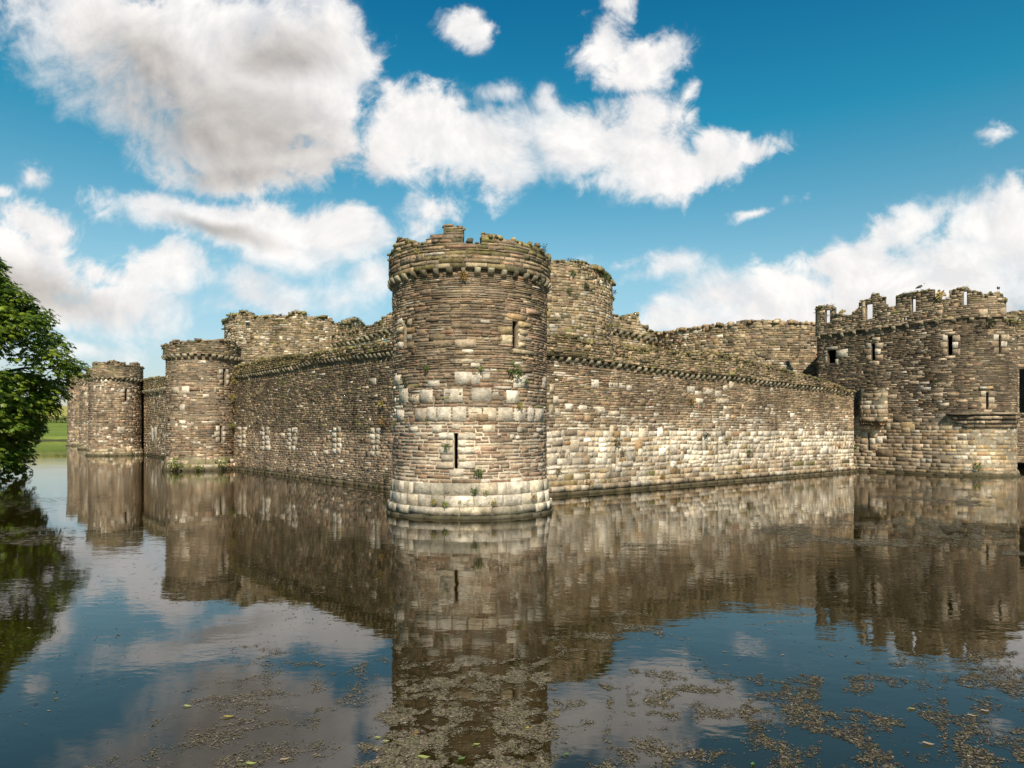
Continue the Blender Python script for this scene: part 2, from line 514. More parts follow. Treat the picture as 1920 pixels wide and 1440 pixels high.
class Stones:
    def __init__(self, path, seed):
        self.p = path
        self.rng = np.random.default_rng(seed)
        self.seed = seed
        self.q = []       # rows: s0 s1 z0 z1 d rough r g b
        self.holes = []

    def courses(self, z0, z1, hr, lr, dr, colf, s0=0.0, s1=None, top=None, gap=0.022, wave=0.05, tall=0.05, rough=0.35, skip=0.0):
        rng = self.rng
        s1 = self.p.L if s1 is None else s1
        z = z0
        rows = []
        while z < z1 - 0.02:
            h = rng.uniform(*hr)
            if z + h > z1 - hr[0] * 0.6:
                h = z1 - z
            n = int((s1 - s0) / lr[0]) + 2
            ln = rng.uniform(lr[0], lr[1], n) * rng.choice([0.6, 1, 1, 1, 1.5], n)
            e = s0 + np.concatenate([[-rng.uniform(0, lr[1])], np.cumsum(ln)])
            e = np.clip(e[e < s1 + lr[1]], s0, s1)
            a, b = e[:-1], e[1:]
            k = b - a > 0.05
            a, b = a[k], b[k]
            n = len(a)
            g = gap * rng.uniform(0.4, 1.5, n)
            zz0 = np.full(n, z) + g * 0.5 + rng.normal(0, gap * 0.35, n)
            zz1 = np.full(n, z + h) - g * 0.5 + rng.normal(0, gap * 0.35, n)
            d = rng.uniform(dr[0], dr[1], n)
            t = rng.random(n) < tall
            zz1[t] += h * rng.uniform(0.5, 1.0, t.sum())
            d[t] += 0.02
            mid = (a + b) / 2
            w = wave * (fbm(mid * 0.35, np.full(n, z * 0.6), self.seed + 3, 3) - 0.5) * 2
            rows.append(np.stack([a + g / 2, b - g / 2, zz0 + w, zz1 + w, d, np.full(n, rough)], 1))
            z += h
        R = np.concatenate(rows)
        if skip:
            R = R[rng.random(len(R)) > skip]
        if top is not None:
            zm = R[:, 2] * 0.4 + R[:, 3] * 0.6
            j = rng.normal(0, 0.03, len(R))
            fr = np.linspace(0, 1, 9)
            q = R[:, 0, None] + (R[:, 1] - R[:, 0])[:, None] * fr
            ok = zm[:, None] < top(q) + j[:, None]
            lo = np.argmax(ok, 1)
            run = np.logical_and.accumulate(ok | (np.arange(9)[None] < lo[:, None]), 1)
            hi = run.sum(1) - 1
            a0, a1 = q[np.arange(len(R)), lo], q[np.arange(len(R)), np.maximum(hi, 0)]
            R[:, 0], R[:, 1] = a0, a1
            R = R[ok.any(1) & (a1 - a0 > 0.07)]
        c = colf((R[:, 0] + R[:, 1]) / 2, (R[:, 2] + R[:, 3]) / 2, len(R), rng)
        self.q.append(np.concatenate([R, c], 1))

    def block(self, s0, s1, z0, z1, pal, d=0.065, rough=0.32):
        c = pick(self.rng, pal, 1, 0.10)[0]
        self.q.append(np.array([[s0, s1, z0, z1, d + self.rng.uniform(-.008, .012), rough, *c]]))

    def block_px(self, x0, y0, x1, y1, pal, d=0.065, rough=0.32):
        self.block(*self.p.rect(x0, y0, x1, y1), pal, d, rough)

    def arrays(self, batter=None, nu=4, nv=4):
        Q = np.concatenate(self.q)
        for (h0, h1, hz0, hz1) in self.holes:
            ov = (Q[:, 3] > hz0 + 0.03) & (Q[:, 2] < hz1 - 0.03) & (Q[:, 1] > h0) & (Q[:, 0] < h1)
            left = (Q[:, 0] + Q[:, 1]) / 2 < (h0 + h1) / 2
            m = ov & left
            Q[m, 1] = np.minimum(Q[m, 1], h0)
            m = ov & ~left
            Q[m, 0] = np.maximum(Q[m, 0], h1)
            Q = Q[~(ov & (Q[:, 1] - Q[:, 0] < 0.04))]
        rng = self.rng
        n = len(Q)
        L, H = Q[:, 1] - Q[:, 0], np.maximum(Q[:, 3] - Q[:, 2], 0.03)
        bu = np.clip(np.minimum(0.017, 0.2 * H) / L, 0.012, 0.3)[:, None]
        bv = np.clip(np.minimum(0.014, 0.18 * H) / H, 0.04, 0.3)[:, None]
        iu = np.linspace(0, 1, nu - 2)[None]
        iv = np.linspace(0, 1, nv - 2)[None]
        U = np.concatenate([np.zeros((n, 1)), bu + (1 - 2 * bu) * iu, np.ones((n, 1))], 1)
        V = np.concatenate([np.zeros((n, 1)), bv + (1 - 2 * bv) * iv, np.ones((n, 1))], 1)
        s = Q[:, 0, None, None] + L[:, None, None] * np.broadcast_to(U[:, :, None], (n, nu, nv))
        z = Q[:, 2, None, None] + H[:, None, None] * np.broadcast_to(V[:, None, :], (n, nu, nv))
        inner = np.zeros((nu, nv), bool)
        inner[1:-1, 1:-1] = True
        rr = Q[:, 5, None, None]
        d = np.where(inner[None], np.where(np.abs(Q[:, 4]) < .1, .43 * Q[:, 4], Q[:, 4] - .03)[:, None, None] * (1 + rr * rng.normal(0, 0.5, (n, nu, nv))) + 0.006, -0.010)
        # corners knocked about, and the bed tilted a little
        jz = rng.normal(0, 1, (n, nu, nv)) * (0.16 * rr * np.minimum(H, 0.16)[:, None, None])
        js = rng.normal(0, 1, (n, nu, nv)) * (0.12 * rr * np.minimum(L, 0.25)[:, None, None])
        tilt = (rng.normal(0, 0.02, n) * np.minimum(L, .5))[:, None, None] * (U[:, :, None] - 0.5)
        z = z + jz + tilt
        s = s + js
        if batter is not None:
            d = d + batter(z)
        P = self.p.pos(s.ravel(), z.ravel(), d.ravel())
        col = np.repeat(Q[:, 6:9], nu * nv, 0)
        base = np.arange(nu * nv).reshape(nu, nv)
        f = np.stack([base[:-1, :-1], base[1:, :-1], base[1:, 1:], base[:-1, 1:]], -1).reshape(-1, 4)
        faces = (np.arange(n)[:, None, None] * (nu * nv) + f[None]).reshape(-1, 4)
        return P, faces, col


def core(path, s0, s1, z0, top, thick, holes=(), batter=None, colf=None, rng=None, ds=0.22, dz=0.2, zmax=None, d0=0.0, batter_in=False):
    """the wall's own body of mortar and rubble: a slab with openings and a broken top"""
    zmax = zmax if zmax is not None else float(np.max(top(np.linspace(s0, s1, 400)))) + 0.05

    def cuts(a, b, st, extra):
        g = list(np.arange(a, b, st)) + [b] + [e for e in extra if a < e < b]
        g = np.unique(np.round(g, 4))
        keep = [g[0]]
        ex = set(np.round(extra, 4)) if len(extra) else set()
        for v in g[1:]:
            if v - keep[-1] < st * 0.25:
                if v in ex:
                    if keep[-1] not in ex:
                        keep[-1] = v
                    else:
                        keep.append(v)
            else:
                keep.append(v)
        return np.array(keep)
    gs = cuts(s0, s1, ds, [e for h in holes for e in h[:2]])
    gz = cuts(z0, zmax, dz, [e for h in holes for e in h[2:4]])
    ms, mz = (gs[1:] + gs[:-1]) / 2, (gz[1:] + gz[:-1]) / 2
    K = mz[None, :] < (top(ms) - 0.03)[:, None]
    for h in holes:
        K &= ~(((ms > h[0]) & (ms < h[1]))[:, None] & ((mz > h[2]) & (mz < h[3]))[None, :])
    ns, nz = len(gs), len(gz)
    Sg, Zg = np.meshgrid(gs, gz, indexing='ij')
    bt = batter(Zg) if batter is not None else 0 * Zg
    front = path.pos(Sg.ravel(), Zg.ravel(), (d0 + bt).ravel())
    back = path.pos(Sg.ravel(), Zg.ravel(), np.full(Sg.size, d0 - thick))
    V = np.concatenate([front, back])
    N = ns * nz
    I = np.arange(N).reshape(ns, nz)
    a, b, c, d = I[:-1, :-1], I[1:, :-1], I[1:, 1:], I[:-1, 1:]
    fs = [np.stack([a, b, c, d], -1)[K], np.stack([a + N, d + N, c + N, b + N], -1)[K]]
    Kp = np.pad(K, 1)
    up, dn, rt, lf = Kp[1:-1, 2:], Kp[1:-1, :-2], Kp[2:, 1:-1], Kp[:-2, 1:-1]
    fs.append(np.stack([d, c, c + N, d + N], -1)[K & ~up])
    fs.append(np.stack([b, a, a + N, b + N], -1)[K & ~dn])
    fs.append(np.stack([c, b, b + N, c + N], -1)[K & ~rt])
    fs.append(np.stack([a, d, d + N, a + N], -1)[K & ~lf])
    F4 = np.concatenate(fs)
    used = np.unique(F4)
    re = np.full(2 * N, -1)
    re[used] = np.arange(len(used))
    cc = colf(np.concatenate([Sg.ravel(), Sg.ravel()]), np.concatenate([Zg.ravel(), Zg.ravel()]))
    return V[used], re[F4], cc[used]


def lumps(P, size, rng, pal, squash=0.6):
    """broken stones lying at points P"""
    n = len(P)
    base = np.array([(-1, -1, -1), (1, -1, -1), (1, 1, -1), (-1, 1, -1), (-.75, -.75, 1), (.75, -.75, 1), (.75, .75, 1), (-.75, .75, 1)], float) * 0.5
    sc = rng.uniform(size[0], size[1], (n, 1, 1)) * rng.uniform(0.6, 1.3, (n, 1, 3)) * np.array([1, 1, squash])
    v = base[None] * sc + rng.normal(0, 0.10, (n, 8, 3)) * sc
    a = rng.uniform(0, 2 * math.pi, n)
    ca, sa = np.cos(a)[:, None], np.sin(a)[:, None]
    v = np.stack([v[..., 0] * ca - v[..., 1] * sa, v[..., 0] * sa + v[..., 1] * ca, v[..., 2]], -1) + P[:, None]
    f = np.array([(0, 3, 2, 1), (4, 5, 6, 7), (0, 1, 5, 4), (1, 2, 6, 5), (2, 3, 7, 6), (3, 0, 4, 7)])
    F4 = (np.arange(n)[:, None, None] * 8 + f[None]).reshape(-1, 4)
    return v.reshape(-1, 3), F4, np.repeat(pick(rng, pal, n), 8, 0)


def top_lumps(path, s0, s1, top, thick, d0, density, size, rng, pal, lift=0.0):
    n = int((s1 - s0) * density)
    s = rng.uniform(s0, s1, n)
    d = d0 - rng.uniform(-0.02, thick, n) * rng.random(n)
    z = top(s) + lift + rng.normal(-0.04, 0.05, n)
    return lumps(path.pos(s, z, d), size, rng, pal)


def join(parts):
    V, Fs, C, M = [], [], [], []
    k = 0
    for (v, f, c, m) in parts:
        V.append(v)
        Fs.append(np.asarray(f) + k)
        C.append(np.broadcast_to(c, (len(v), 3)))
        M.append(m)
        k += len(v)
    return np.concatenate(V), Fs, np.concatenate(C), M


def masonry(name, parts, parent, origin):
    """parts: (verts, quads, colour, slot) -> ONE mesh under the thing; slot 0 stone, 1 mortar"""
    V, Fs, C, M = join(parts)
    me = mesh_from(name, V - np.asarray(origin), Fs, [M_STONE, M_MORTAR], M, C)
    return link(name, me, parent)


def disc(path, z, d, col):
    """a flat floor or roof filling a closed path"""
    s = np.linspace(0, path.L, 65)[:-1]
    v = path.pos(s, np.full(64, z), np.full(64, d))
    c = v.mean(0)[None]
    V = np.concatenate([v, c])
    i = np.arange(64)
    f = np.stack([i, (i + 1) % 64, np.full(64, 64), np.full(64, 64)], -1)
    return V, f[:, :3], np.tile(col, (65, 1))


def carve(st, k0, name, parent, org):
    # the stones laid since k0 become a part of their own
    sub = Stones(st.p, st.seed + k0 + 500)
    sub.q = st.q[k0:]
    del st.q[k0:]
    masonry(name, [(*sub.arrays(nu=5, nv=4), 0)], parent, org)


def corbel_meshes():
    out = []
    rng = random.Random(5)
    for k in range(4):
        w, h, dp = 0.115 + rng.uniform(-.02, .02), 0.24 + rng.uniform(-.02, .03), 0.31
        prof = [(-0.2, 0), (-0.2, -h * 1.1), (0.02, -h * 1.1), (0.15, -h * .98), (0.25, -h * .74), (dp - .01, -h * .42), (dp, 0)]
        V = []
        for x in (-w, -w * .86, w * .86, w):
            e = 0.0 if abs(x) < w * .9 else 0.03
            for (dd, zz) in prof:
                V.append((x + rng.uniform(-.008, .008), -(dd - e) + rng.uniform(-.01, .01), zz + (e * .8 if zz < -0.01 else -e * .3) + rng.uniform(-.008, .008)))
        n = len(prof)
        Fq = []
        for j in range(3):
            for i in range(n):
                i2 = (i + 1) % n
                Fq.append((j * n + i, j * n + i2, (j + 1) * n + i2, (j + 1) * n + i))
        tri = []
        for j, rev in ((0, True), (3, False)):
            for i in range(1, n - 1):
                t = (j * n, j * n + i, j * n + i + 1)
                tri.append(t[::-1] if rev else t)
        out.append(mesh_from('corbel', V, [np.array(Fq), np.array(tri)], [M_CORBEL]))
    return out


CORBELS = corbel_meshes()


def corbels(path, s_list, zf, d, parent, origin, rng, scale=1.0):
    for s in s_list:
        z = float(zf(s)) + rng.normal(0, 0.012)
        p = path.pos(np.array([s]), np.array([z]), np.array([d]))[0]
        n = np.array([np.interp(s, path.S, path.NX), np.interp(s, path.S, path.NY)])
        o = link('corbel', CORBELS[rng.integers(0, 4)], parent, tuple(p - np.asarray(origin)), math.atan2(n[0], -n[1]) * 1.0 + rng.normal(0, 0.05))
        o.scale = (scale * rng.uniform(.85, 1.2), scale, scale * rng.uniform(.9, 1.12))
    return


def flat(v):
    return lambda s: np.full(np.shape(s), float(v))


def mortar_of(c, c2=None, seed=0, z_split=None, z_soft=0.6):
    c = np.array(c)

    def f(s, z):
        b = 1.35 + 0.6 * fbm(s * 0.8, z * 0.8, seed + 40, 3)
        out = np.tile(c, (len(s), 1))
        if c2 is not None:
            w = np.clip((z - z_split) / z_soft, 0, 1)[:, None]
            out = out * (1 - w) + np.array(c2) * w
        return out * b[:, None]
    return f


# ------------------------------------------------------------------ the corner tower, standing forward into the moat
def build_corner_tower():
    C0, R = (-1.61, 26.26), 2.93
    org = (C0[0], C0[1], 0)
    t = thing('corner_tower', 'tall round stone tower standing forward in the moat where two long walls meet', 'castle tower', org)
    P = ring(C0, R)
    L = P.L
    st = Stones(P, 11)
    rng = st.rng
    loop_low = P.rect(850.5, 812, 858.5, 879)
    loop_r = P.rect(961, 601, 971, 656)
    loop_l = P.rect(758, 604, 763.5, 652)
    holes = [loop_low, loop_r, loop_l]
    st.holes = holes
    Z = lambda y: PZ(y, 23.33)
    ztop = 8.55

    def low(s, z, n, r):
        return blend(r, n, (REDDISH, 0.62), (SLATE, 0.25), (PALE, 0.05 + 0.10 * (fbm(s * .8, z * .8, 90) > .62)))

    def mid(s, z, n, r):
        p = 0.07 + 0.25 * (fbm(s * .5, z * .9, 91) > .60)
        return blend(r, n, (SLATE, 0.7), (PALE, p), (MOSSY, 0.06), (REDDISH, .15))

    def high(s, z, n, r):
        return blend(r, n, (SLATE, 0.95), (RUBBLE, .22), (PALE, 0.035), (DARK, 0.20), (REDDISH, .22))
    st.courses(1.1, Z(790), (.085, .15), (.30, .75), (.01, .05), low, gap=.034, rough=.5)
    st.courses(Z(790), Z(690), (.09, .17), (.22, .60), (.012, .06), mid, gap=.025, rough=.55)
    st.courses(Z(690), ztop, (.055, .13), (.22, .75), (.015, .085), high, gap=.02, rough=.65, tall=.06)
    # the pale band of squared blocks, and the big blocks above it
    for (x0, x1) in ((779, 800), (801, 819), (820, 846), (848, 875), (878, 904), (906, 931), (933, 961), (964, 985), (988, 1001), (1003, 1018)):
        st.block_px(x0, 764 + rng.uniform(-2, 3), x1, 789 + rng.uniform(-1, 3), PALE)
    for b in ((852, 697, 900, 721), (832, 728, 868, 755), (884, 727, 922, 754), (750, 728, 766, 756), (769, 741, 786, 754), (788, 730, 812, 754), (962, 703, 988, 727),
              (949, 732, 973, 757), (739, 699, 754, 721), (803, 713, 825, 725), (745, 768, 758, 788), (811, 797, 829, 811), (847, 794, 864, 805), (905, 797, 929, 811),
              (969, 800, 983, 811), (1005, 802, 1016, 810), (768, 800, 783, 810), (1016, 707, 1023, 730), (768, 903, 794, 918), (882, 680, 900, 690), (845, 908, 863, 922), (844, 672, 906, 680),
              (866, 655, 888, 662), (900, 600, 918, 606), (955, 814, 964, 823), (966, 816, 974, 824), (1000, 812, 1009, 821), (812, 638, 848, 650), (853, 636, 893, 651), (932, 812, 940, 818)):
        st.block_px(*b, PALE if b[1] > 652 or b[0] == 900 else ASHLAR, d=.07)
    # squared jambs of the lower loop, alternately long and short
    k0 = len(st.q)
    ys = np.linspace(811, 879, 6)
    for i in range(5):
        st.block_px(821 + (8 if i % 2 else 0) + rng.uniform(-2, 3), ys[i] + .6, 850, ys[i + 1] - .8, PALE, d=.07)
        st.block_px(859, ys[i] + .6, 893 - (17 if i % 2 else 0) + rng.uniform(-3, 2), ys[i + 1] - .8, PALE, d=.07)
    st.block_px(842, 880, 870, 893, PALE, d=.06)
    carve(st, k0, 'arrow_loop', t, org)
    # upper loops: cream slabs beside the slit, a lintel and a sill
    for y0, y1, xa in ((612, 627, 934), (628, 648, 938)):
        st.block_px(xa, y0, 960, y1 - 1, GOLD[:2], d=.07)
    for y0, y1, xb in ((604, 616, 996), (617, 630, 988), (631, 641, 996), (642, 652, 984)):
        st.block_px(972, y0, xb, y1 - 1.5, GOLD, d=.085, rough=.5)
    st.block_px(950, 589, 985, 600, GOLD, d=.09, rough=.4)
    st.block_px(962, 656, 998, 664, GOLD[:2], d=.10, rough=.3)
    carve(st, k0, 'arrow_loop', t, org)
    for i, (y0, y1) in enumerate(((598, 612), (613, 626), (627, 640), (641, 655))):
        st.block_px(746, y0, 757, y1 - 1.5, GOLD, d=.07, rough=.5)
        st.block_px(764.5, y0, 774 + (i % 2) * 4, y1 - 1.5, GOLD, d=.08, rough=.5)
    carve(st, k0, 'arrow_loop', t, org)
    sv, sf, sc = st.arrays(nu=5, nv=4)
    cv, cf, cc = core(P, 0, L, 0.9, flat(ztop), .30, holes, colf=mortar_of((.36, .30, .22), (.135, .108, .075), 1, Z(800), 1.2))
    dv, df, dc = disc(P, ztop - 0.1, -0.3, (.15, .12, .08))
    masonry('wall', [(sv, sf, sc, 0), (cv, cf, cc, 1), (dv, df, dc, 1)], t, org)

    # battered plinth of squared cream blocks, with a rounded course at the water
    pl = Stones(P, 12)
    bat = lambda z: 0.145 * np.clip((1.22 - z) / 1.3, 0, 1.2) + 0.03

    def cream(s, z, n, r):
        c = blend(r, n, (PALE, .85), (GOLD[3:4], .22))
        return c * np.where(z < .16, .45, 1)[:, None]
    for z0, z1, lr, off in ((-.12, .10, (.6, 1.2), .10), (.10, .40, (.7, 1.3), .09), (.40, .80, (.5, 1.0), .02), (.80, 1.22, (.55, 1.1), .02)):
        pl.courses(z0, z1, (z1 - z0, z1 - z0 + .01), lr, (off + .02, off + .035), cream, gap=.018, wave=0, tall=0, rough=.12)
    pv, pf, pc = pl.arrays(bat, nu=5, nv=4)
    cv, cf, cc = core(P, 0, L, -1.6, flat(1.2), 1.0, colf=mortar_of((.20, .165, .115), None, 2), batter=lambda z: bat(z) + np.where(z < .4, .05, .01))
    masonry('plinth', [(pv, pf, pc, 0), (cv, cf, cc, 1)], t, org)

    # the parapet, oversailing on corbels, with what is left of its merlons
    sil = [(734.5, 474), (745, 450), (752, 446), (764, 449), (781, 457), (796, 459), (797, 447.5), (804, 446), (805, 442), (828, 439), (829.5, 429), (834, 425), (868, 424), (869, 454),
           (902, 457), (902.5, 437), (923, 438), (945, 448), (982, 453), (1000, 457), (1012, 461), (1018, 474), (1022, 481), (1034, 478), (1037, 488)]
    pd = 0.135
    top = P.profile(sil, pd)
    pa = Stones(P, 13)

    def par(s, z, n, r):
        w = np.clip((z - 8.7) / 1.2, 0, 1)
        return blend(r, n, (SLATE, .7), (MOSSY, .35 + .5 * w), (RUBBLE, .3), (PALE, .03))
    pa.courses(8.72, 10.9, (.075, .16), (.25, .8), (.012, .07), par, top=top, gap=.022, rough=.6)
    pa.courses(8.55, 8.72, (.17, .18), (.5, 1.0), (.03, .06), lambda s, z, n, r: blend(r, n, (RUBBLE, .6), (MOSSY, .5), (GOLD[1:2], .08)), gap=.02, wave=.03, tall=0, rough=.3)
    pv, pf, pc = pa.arrays(lambda z: pd + 0 * z, nu=5, nv=4)
    cv, cf, cc = core(P, 0, L, 8.54, top, .55, colf=mortar_of((.10, .08, .05), None, 3), d0=pd, ds=.16, dz=.12)
    lv, lf, lc = top_lumps(P, 0, L, top, .5, pd, 11, (.06, .19), rng, MOSSY)
    masonry('parapet', [(pv, pf, pc, 0), (cv, cf, cc, 1), (lv, lf, lc, 0)], t, org)
    n = 40
    corbels(P, (np.arange(n) + .5) / n * L, flat(8.56), -.02, t, org, rng, .76)
    return P


PATH_CORNER = build_corner_tower()


# ------------------------------------------------------------------ the two long outer walls
def line_path(a, b):
    return Path([a, b])


def build_left_wall():
    a, b = (-24.6, 56.72), (-0.98, 28.74)
    P = line_path(a, b)
    org = (-14.0, 44.2, 0)
    t = thing('curtain_wall', 'dark curtain wall with a row of blocked pale loops, running back to the two-slit tower', 'castle wall', org, kind='thing')
    st = Stones(P, 21)
    rng = st.rng
    corb = P.profile([(420, 707), (467, 702), (495, 697), (551, 688), (589, 677), (664, 668), (735, 660)])
    topf = P.profile([(430, 690), (457, 684), (480, 679), (504, 673), (542, 666), (570, 667), (589, 663), (640, 653), (664, 649), (700, 645), (735, 640)], .2)
    zc = float(np.mean([corb(s) for s in np.linspace(5, P.L - 8, 20)]))

    def up(s, z, n, r):
        d = fbm(s * .28, z * .45, 92)
        return blend(r, n, (DARK * .72, 1.0), (SLATE * .75, .30), (RUBBLE, .10 + .35 * (d > .58)), (MOSSY, .12 + .35 * (d < .40)), (PALE, .022))

    def lowc(s, z, n, r):
        return blend(r, n, (SLATE, .45), (DARK, .35), (REDDISH, .35), (RUBBLE, .25), (PALE, .07))
    st.courses(-.1, 2.9, (.09, .17), (.22, .55), (.01, .05), lowc, gap=.028, rough=.5)
    st.courses(2.9, 8.4, (.08, .15), (.20, .50), (.012, .06), up, gap=.022, rough=.6, top=corb)
    for xm, y0, y1 in ((454, 800, 840), (497, 800, 845), (547, 803, 845), (632, 801, 851), (704, 803, 856)):
        ys = np.linspace(y0, y1, 6)
        k0 = len(st.q)
        for i in range(5):
            w = rng.uniform(5, 10)
            st.block_px(xm - w, ys[i], xm - 1, ys[i + 1] - .6, PALE, d=.06)
            st.block_px(xm + 1, ys[i] + rng.uniform(-2, 2), xm + rng.uniform(6, 11), ys[i + 1] - .6, PALE if rng.random() < .7 else GOLD, d=.06)
        carve(st, k0, 'blocked_loop', t, org)
    for b_ in ((694, 709, 706, 721), (684, 724, 692, 729), (640, 826, 646, 830), (524, 812, 534, 818), (586, 846, 592, 853), (700, 740, 708, 745), (560, 760, 568, 764), (655, 715, 662, 719), (600, 700, 610, 704), (635, 862, 643, 868)):
        st.block_px(*b_, PALE, d=.065)
    sv, sf, sc = st.arrays()
    wet = lambda c, v: c * np.where(v[:, 2] < .22, .45, 1)[:, None]
    cv, cf, cc = core(P, 0, P.L, -1.6, corb, 1.6, colf=mortar_of((.19, .155, .11), (.085, .068, .045), 5, 2.6, 1.0))
    masonry('wall', [(sv, sf, wet(sc, sv), 0), (cv, cf, wet(cc, cv), 1)], t, org)
    pl = Stones(P, 22)
    pl.courses(-.12, .16, (.28, .29), (.5, 1.1), (.10, .13), lambda s, z, n, r: pick(r, ASHLAR, n) * .6, gap=.02, wave=0, tall=0, rough=.15)
    pv, pf, pc = pl.arrays()
    cv, cf, cc = core(P, 0, P.L, -1.5, flat(.14), .5, d0=.055, colf=mortar_of((.06, .05, .035), None, 6))
    masonry('plinth', [(pv, pf, pc, 0), (cv, cf, cc, 1)], t, org)
    pa = Stones(P, 23)
    pa.courses(6.6, 9.6, (.08, .16), (.16, .45), (.02, .09), lambda s, z, n, r: blend(r, n, (DARK, .6), (MOSSY, .9), (RUBBLE, .25)), top=topf, gap=.03, rough=.8)
    pa.q[-1] = pa.q[-1][pa.q[-1][:, 2] > corb((pa.q[-1][:, 0] + pa.q[-1][:, 1]) / 2)]
    pv, pf, pc = pa.arrays(lambda z: .20 + 0 * z)
    z0 = lambda s: corb(s)
    # body of the parapet, cut in short lengths so that it follows the corbel line
    parts = [(pv, pf, pc, 0)]
    for s0 in np.arange(0, P.L - .01, 1.5):
        s1 = min(P.L, s0 + 1.5)
        parts.append((*core(P, s0, s1, float(corb(np.array([(s0 + s1) / 2]))[0]) + .01, topf, .9, d0=.20, colf=mortar_of((.075, .06, .033), None, 7), ds=.2, dz=.12), 1))
    parts.append((*top_lumps(P, 0, P.L, topf, .8, .2, 14, (.08, .26), rng, MOSSY), 0))
    masonry('parapet', parts, t, org)
    corbels(P, np.arange(3.2, P.L - 3.0, .46), corb, -.02, t, org, rng, 0.80)
    return P, topf


PATH_LEFT, TOP_LEFT = build_left_wall()


def build_right_wall():
    a, b = (1.72, 31.4), (24.55, 49.8)
    u = np.array([b[0] - a[0], b[1] - a[1]])
    u /= np.hypot(*u)
    p0, p1 = np.array(a) - 4.4 * u, np.array(b) + 0.9 * u
    P = line_path(p0, p1)
    org = (13.0, 40.6, 0)
    t = thing('curtain_wall', 'sunlit curtain wall with pale squared blocks low down, between corner tower and gate tower', 'castle wall', org, kind='thing')
    st = Stones(P, 31)
    rng = st.rng
    corb = P.profile([(1030, 668), (1067, 671), (1153, 682), (1290, 702), (1377, 708), (1449, 717), (1557, 730), (1590, 736)])
    topf = P.profile([(1030, 628), (1041, 628), (1075, 630), (1100, 640), (1153, 643), (1180, 652), (1240, 655), (1290, 663), (1330, 661), (1377, 667), (1400, 676), (1449, 688), (1500, 700), (1530, 708), (1557, 718), (1590, 731)], .2)
    slits = [P.rect(1255.2, 822, 1257.6, 868), P.rect(1153.8, 835, 1156.2, 868), P.rect(1346.0, 820, 1347.6, 862), P.rect(1412, 818, 1413.2, 858)]
    st.holes = slits

    def pale_low(s, z, n, r):
        g = fbm(s * .35, z * .5, 93)
        return blend(r, n, (PALE * 1.12, 1.0), (GOLD, .10 + .35 * (g > .58)), (ASHLAR, .16), (MOSSY, .03), (SLATE, .06))

    def trans(s, z, n, r):
        w = np.clip((4.4 - z) / 1.3, 0, 1)
        g = fbm(s * .3, z * .7, 94)
        return blend(r, n, (PALE, .10 + .5 * w * (g > .42)), (SLATE, .50), (RUBBLE, .35), (REDDISH, .1), (DARK, .18))

    def upper(s, z, n, r):
        g = fbm(s * .22, z * .55, 95)
        return blend(r, n, (SLATE, .6), (DARK, .35), (RUBBLE, .28), (PALE, .04 + .35 * (g > .63)), (MOSSY, .07))
    st.courses(.40, .95, (.16, .26), (.3, .8), (.02, .05), lambda s, z, n, r: blend(r, n, (ASHLAR, .7), (GOLD, .25), (PALE, .35), (MOSSY, .12)), gap=.03, rough=.35)
    st.courses(.95, 3.0, (.18, .34), (.26, .62), (.02, .06), pale_low, gap=.042, rough=.30, tall=.12, wave=.09)
    st.courses(3.0, 4.6, (.10, .20), (.22, .60), (.012, .055), trans, gap=.03, rough=.45, tall=.10)
    st.courses(4.6, 8.0, (.065, .13), (.20, .60), (.012, .06), upper, gap=.02, rough=.6, top=corb)
    for b_ in ((1367, 715, 1376, 728), (1108, 712, 1122, 727), (1141, 717, 1158, 727), (1160, 718, 1172, 729), (1174, 722, 1184, 733), (1030, 720, 1038, 736), (1036, 742, 1046, 757), (1040, 765, 1050, 780),
               (1029, 758, 1037, 778), (1288, 724, 1302, 737), (1303, 733, 1315, 741), (1318, 727, 1336, 740), (1340, 732, 1352, 745), (1342, 747, 1366, 757), (1304, 747, 1318, 757), (1355, 722, 1363, 732),
               (1360, 776, 1367, 788), (1405, 785, 1425, 793), (1443, 727, 1449, 735), (1085, 760, 1100, 769), (1120, 766, 1134, 776), (1140, 770, 1160, 780), (1060, 757, 1074, 768)):
        st.block_px(*b_, PALE, d=.06)
    sv, sf, sc = st.arrays(nu=5, nv=4)
    cv, cf, cc = core(P, 0, P.L, -1.6, corb, 1.6, slits, colf=mortar_of((.30, .25, .18), (.10, .078, .05), 8, 2.8, 1.5))
    masonry('wall', [(sv, sf, sc, 0), (cv, cf, cc, 1)], t, org)
    pl = Stones(P, 32)
    pl.courses(-.12, .14, (.26, .27), (.6, 1.4), (.30, .34), lambda s, z, n, r: pick(r, ASHLAR, n) * .7, gap=.02, wave=0, tall=0, rough=.12)
    pl.courses(.14, .42, (.28, .29), (.4, 1.1), (.20, .24), lambda s, z, n, r: blend(r, n, (ASHLAR, .7), (PALE, .35)), gap=.02, wave=.02, tall=0, rough=.15)
    pv, pf, pc = pl.arrays()
    parts = [(pv, pf, pc, 0), (*core(P, 0, P.L, -1.5, flat(.13), .6, d0=.24, colf=mortar_of((.09, .075, .05), None, 9)), 1),
             (*core(P, 0, P.L, .12, flat(.40), .5, d0=.155, colf=mortar_of((.20, .165, .11), None, 9)), 1)]
    masonry('plinth', parts, t, org)
    pa = Stones(P, 33)
    pa.courses(5.6, 8.6, (.08, .16), (.16, .5), (.02, .09), lambda s, z, n, r: blend(r, n, (DARK, .45), (MOSSY, .45), (RUBBLE, .75), (SLATE, .4)), top=topf, gap=.03, rough=.9, tall=.15)
    pa.q[-1] = pa.q[-1][pa.q[-1][:, 2] > corb((pa.q[-1][:, 0] + pa.q[-1][:, 1]) / 2)]
    pv, pf, pc = pa.arrays(lambda z: .20 + 0 * z)
    parts = [(pv, pf, pc, 0)]
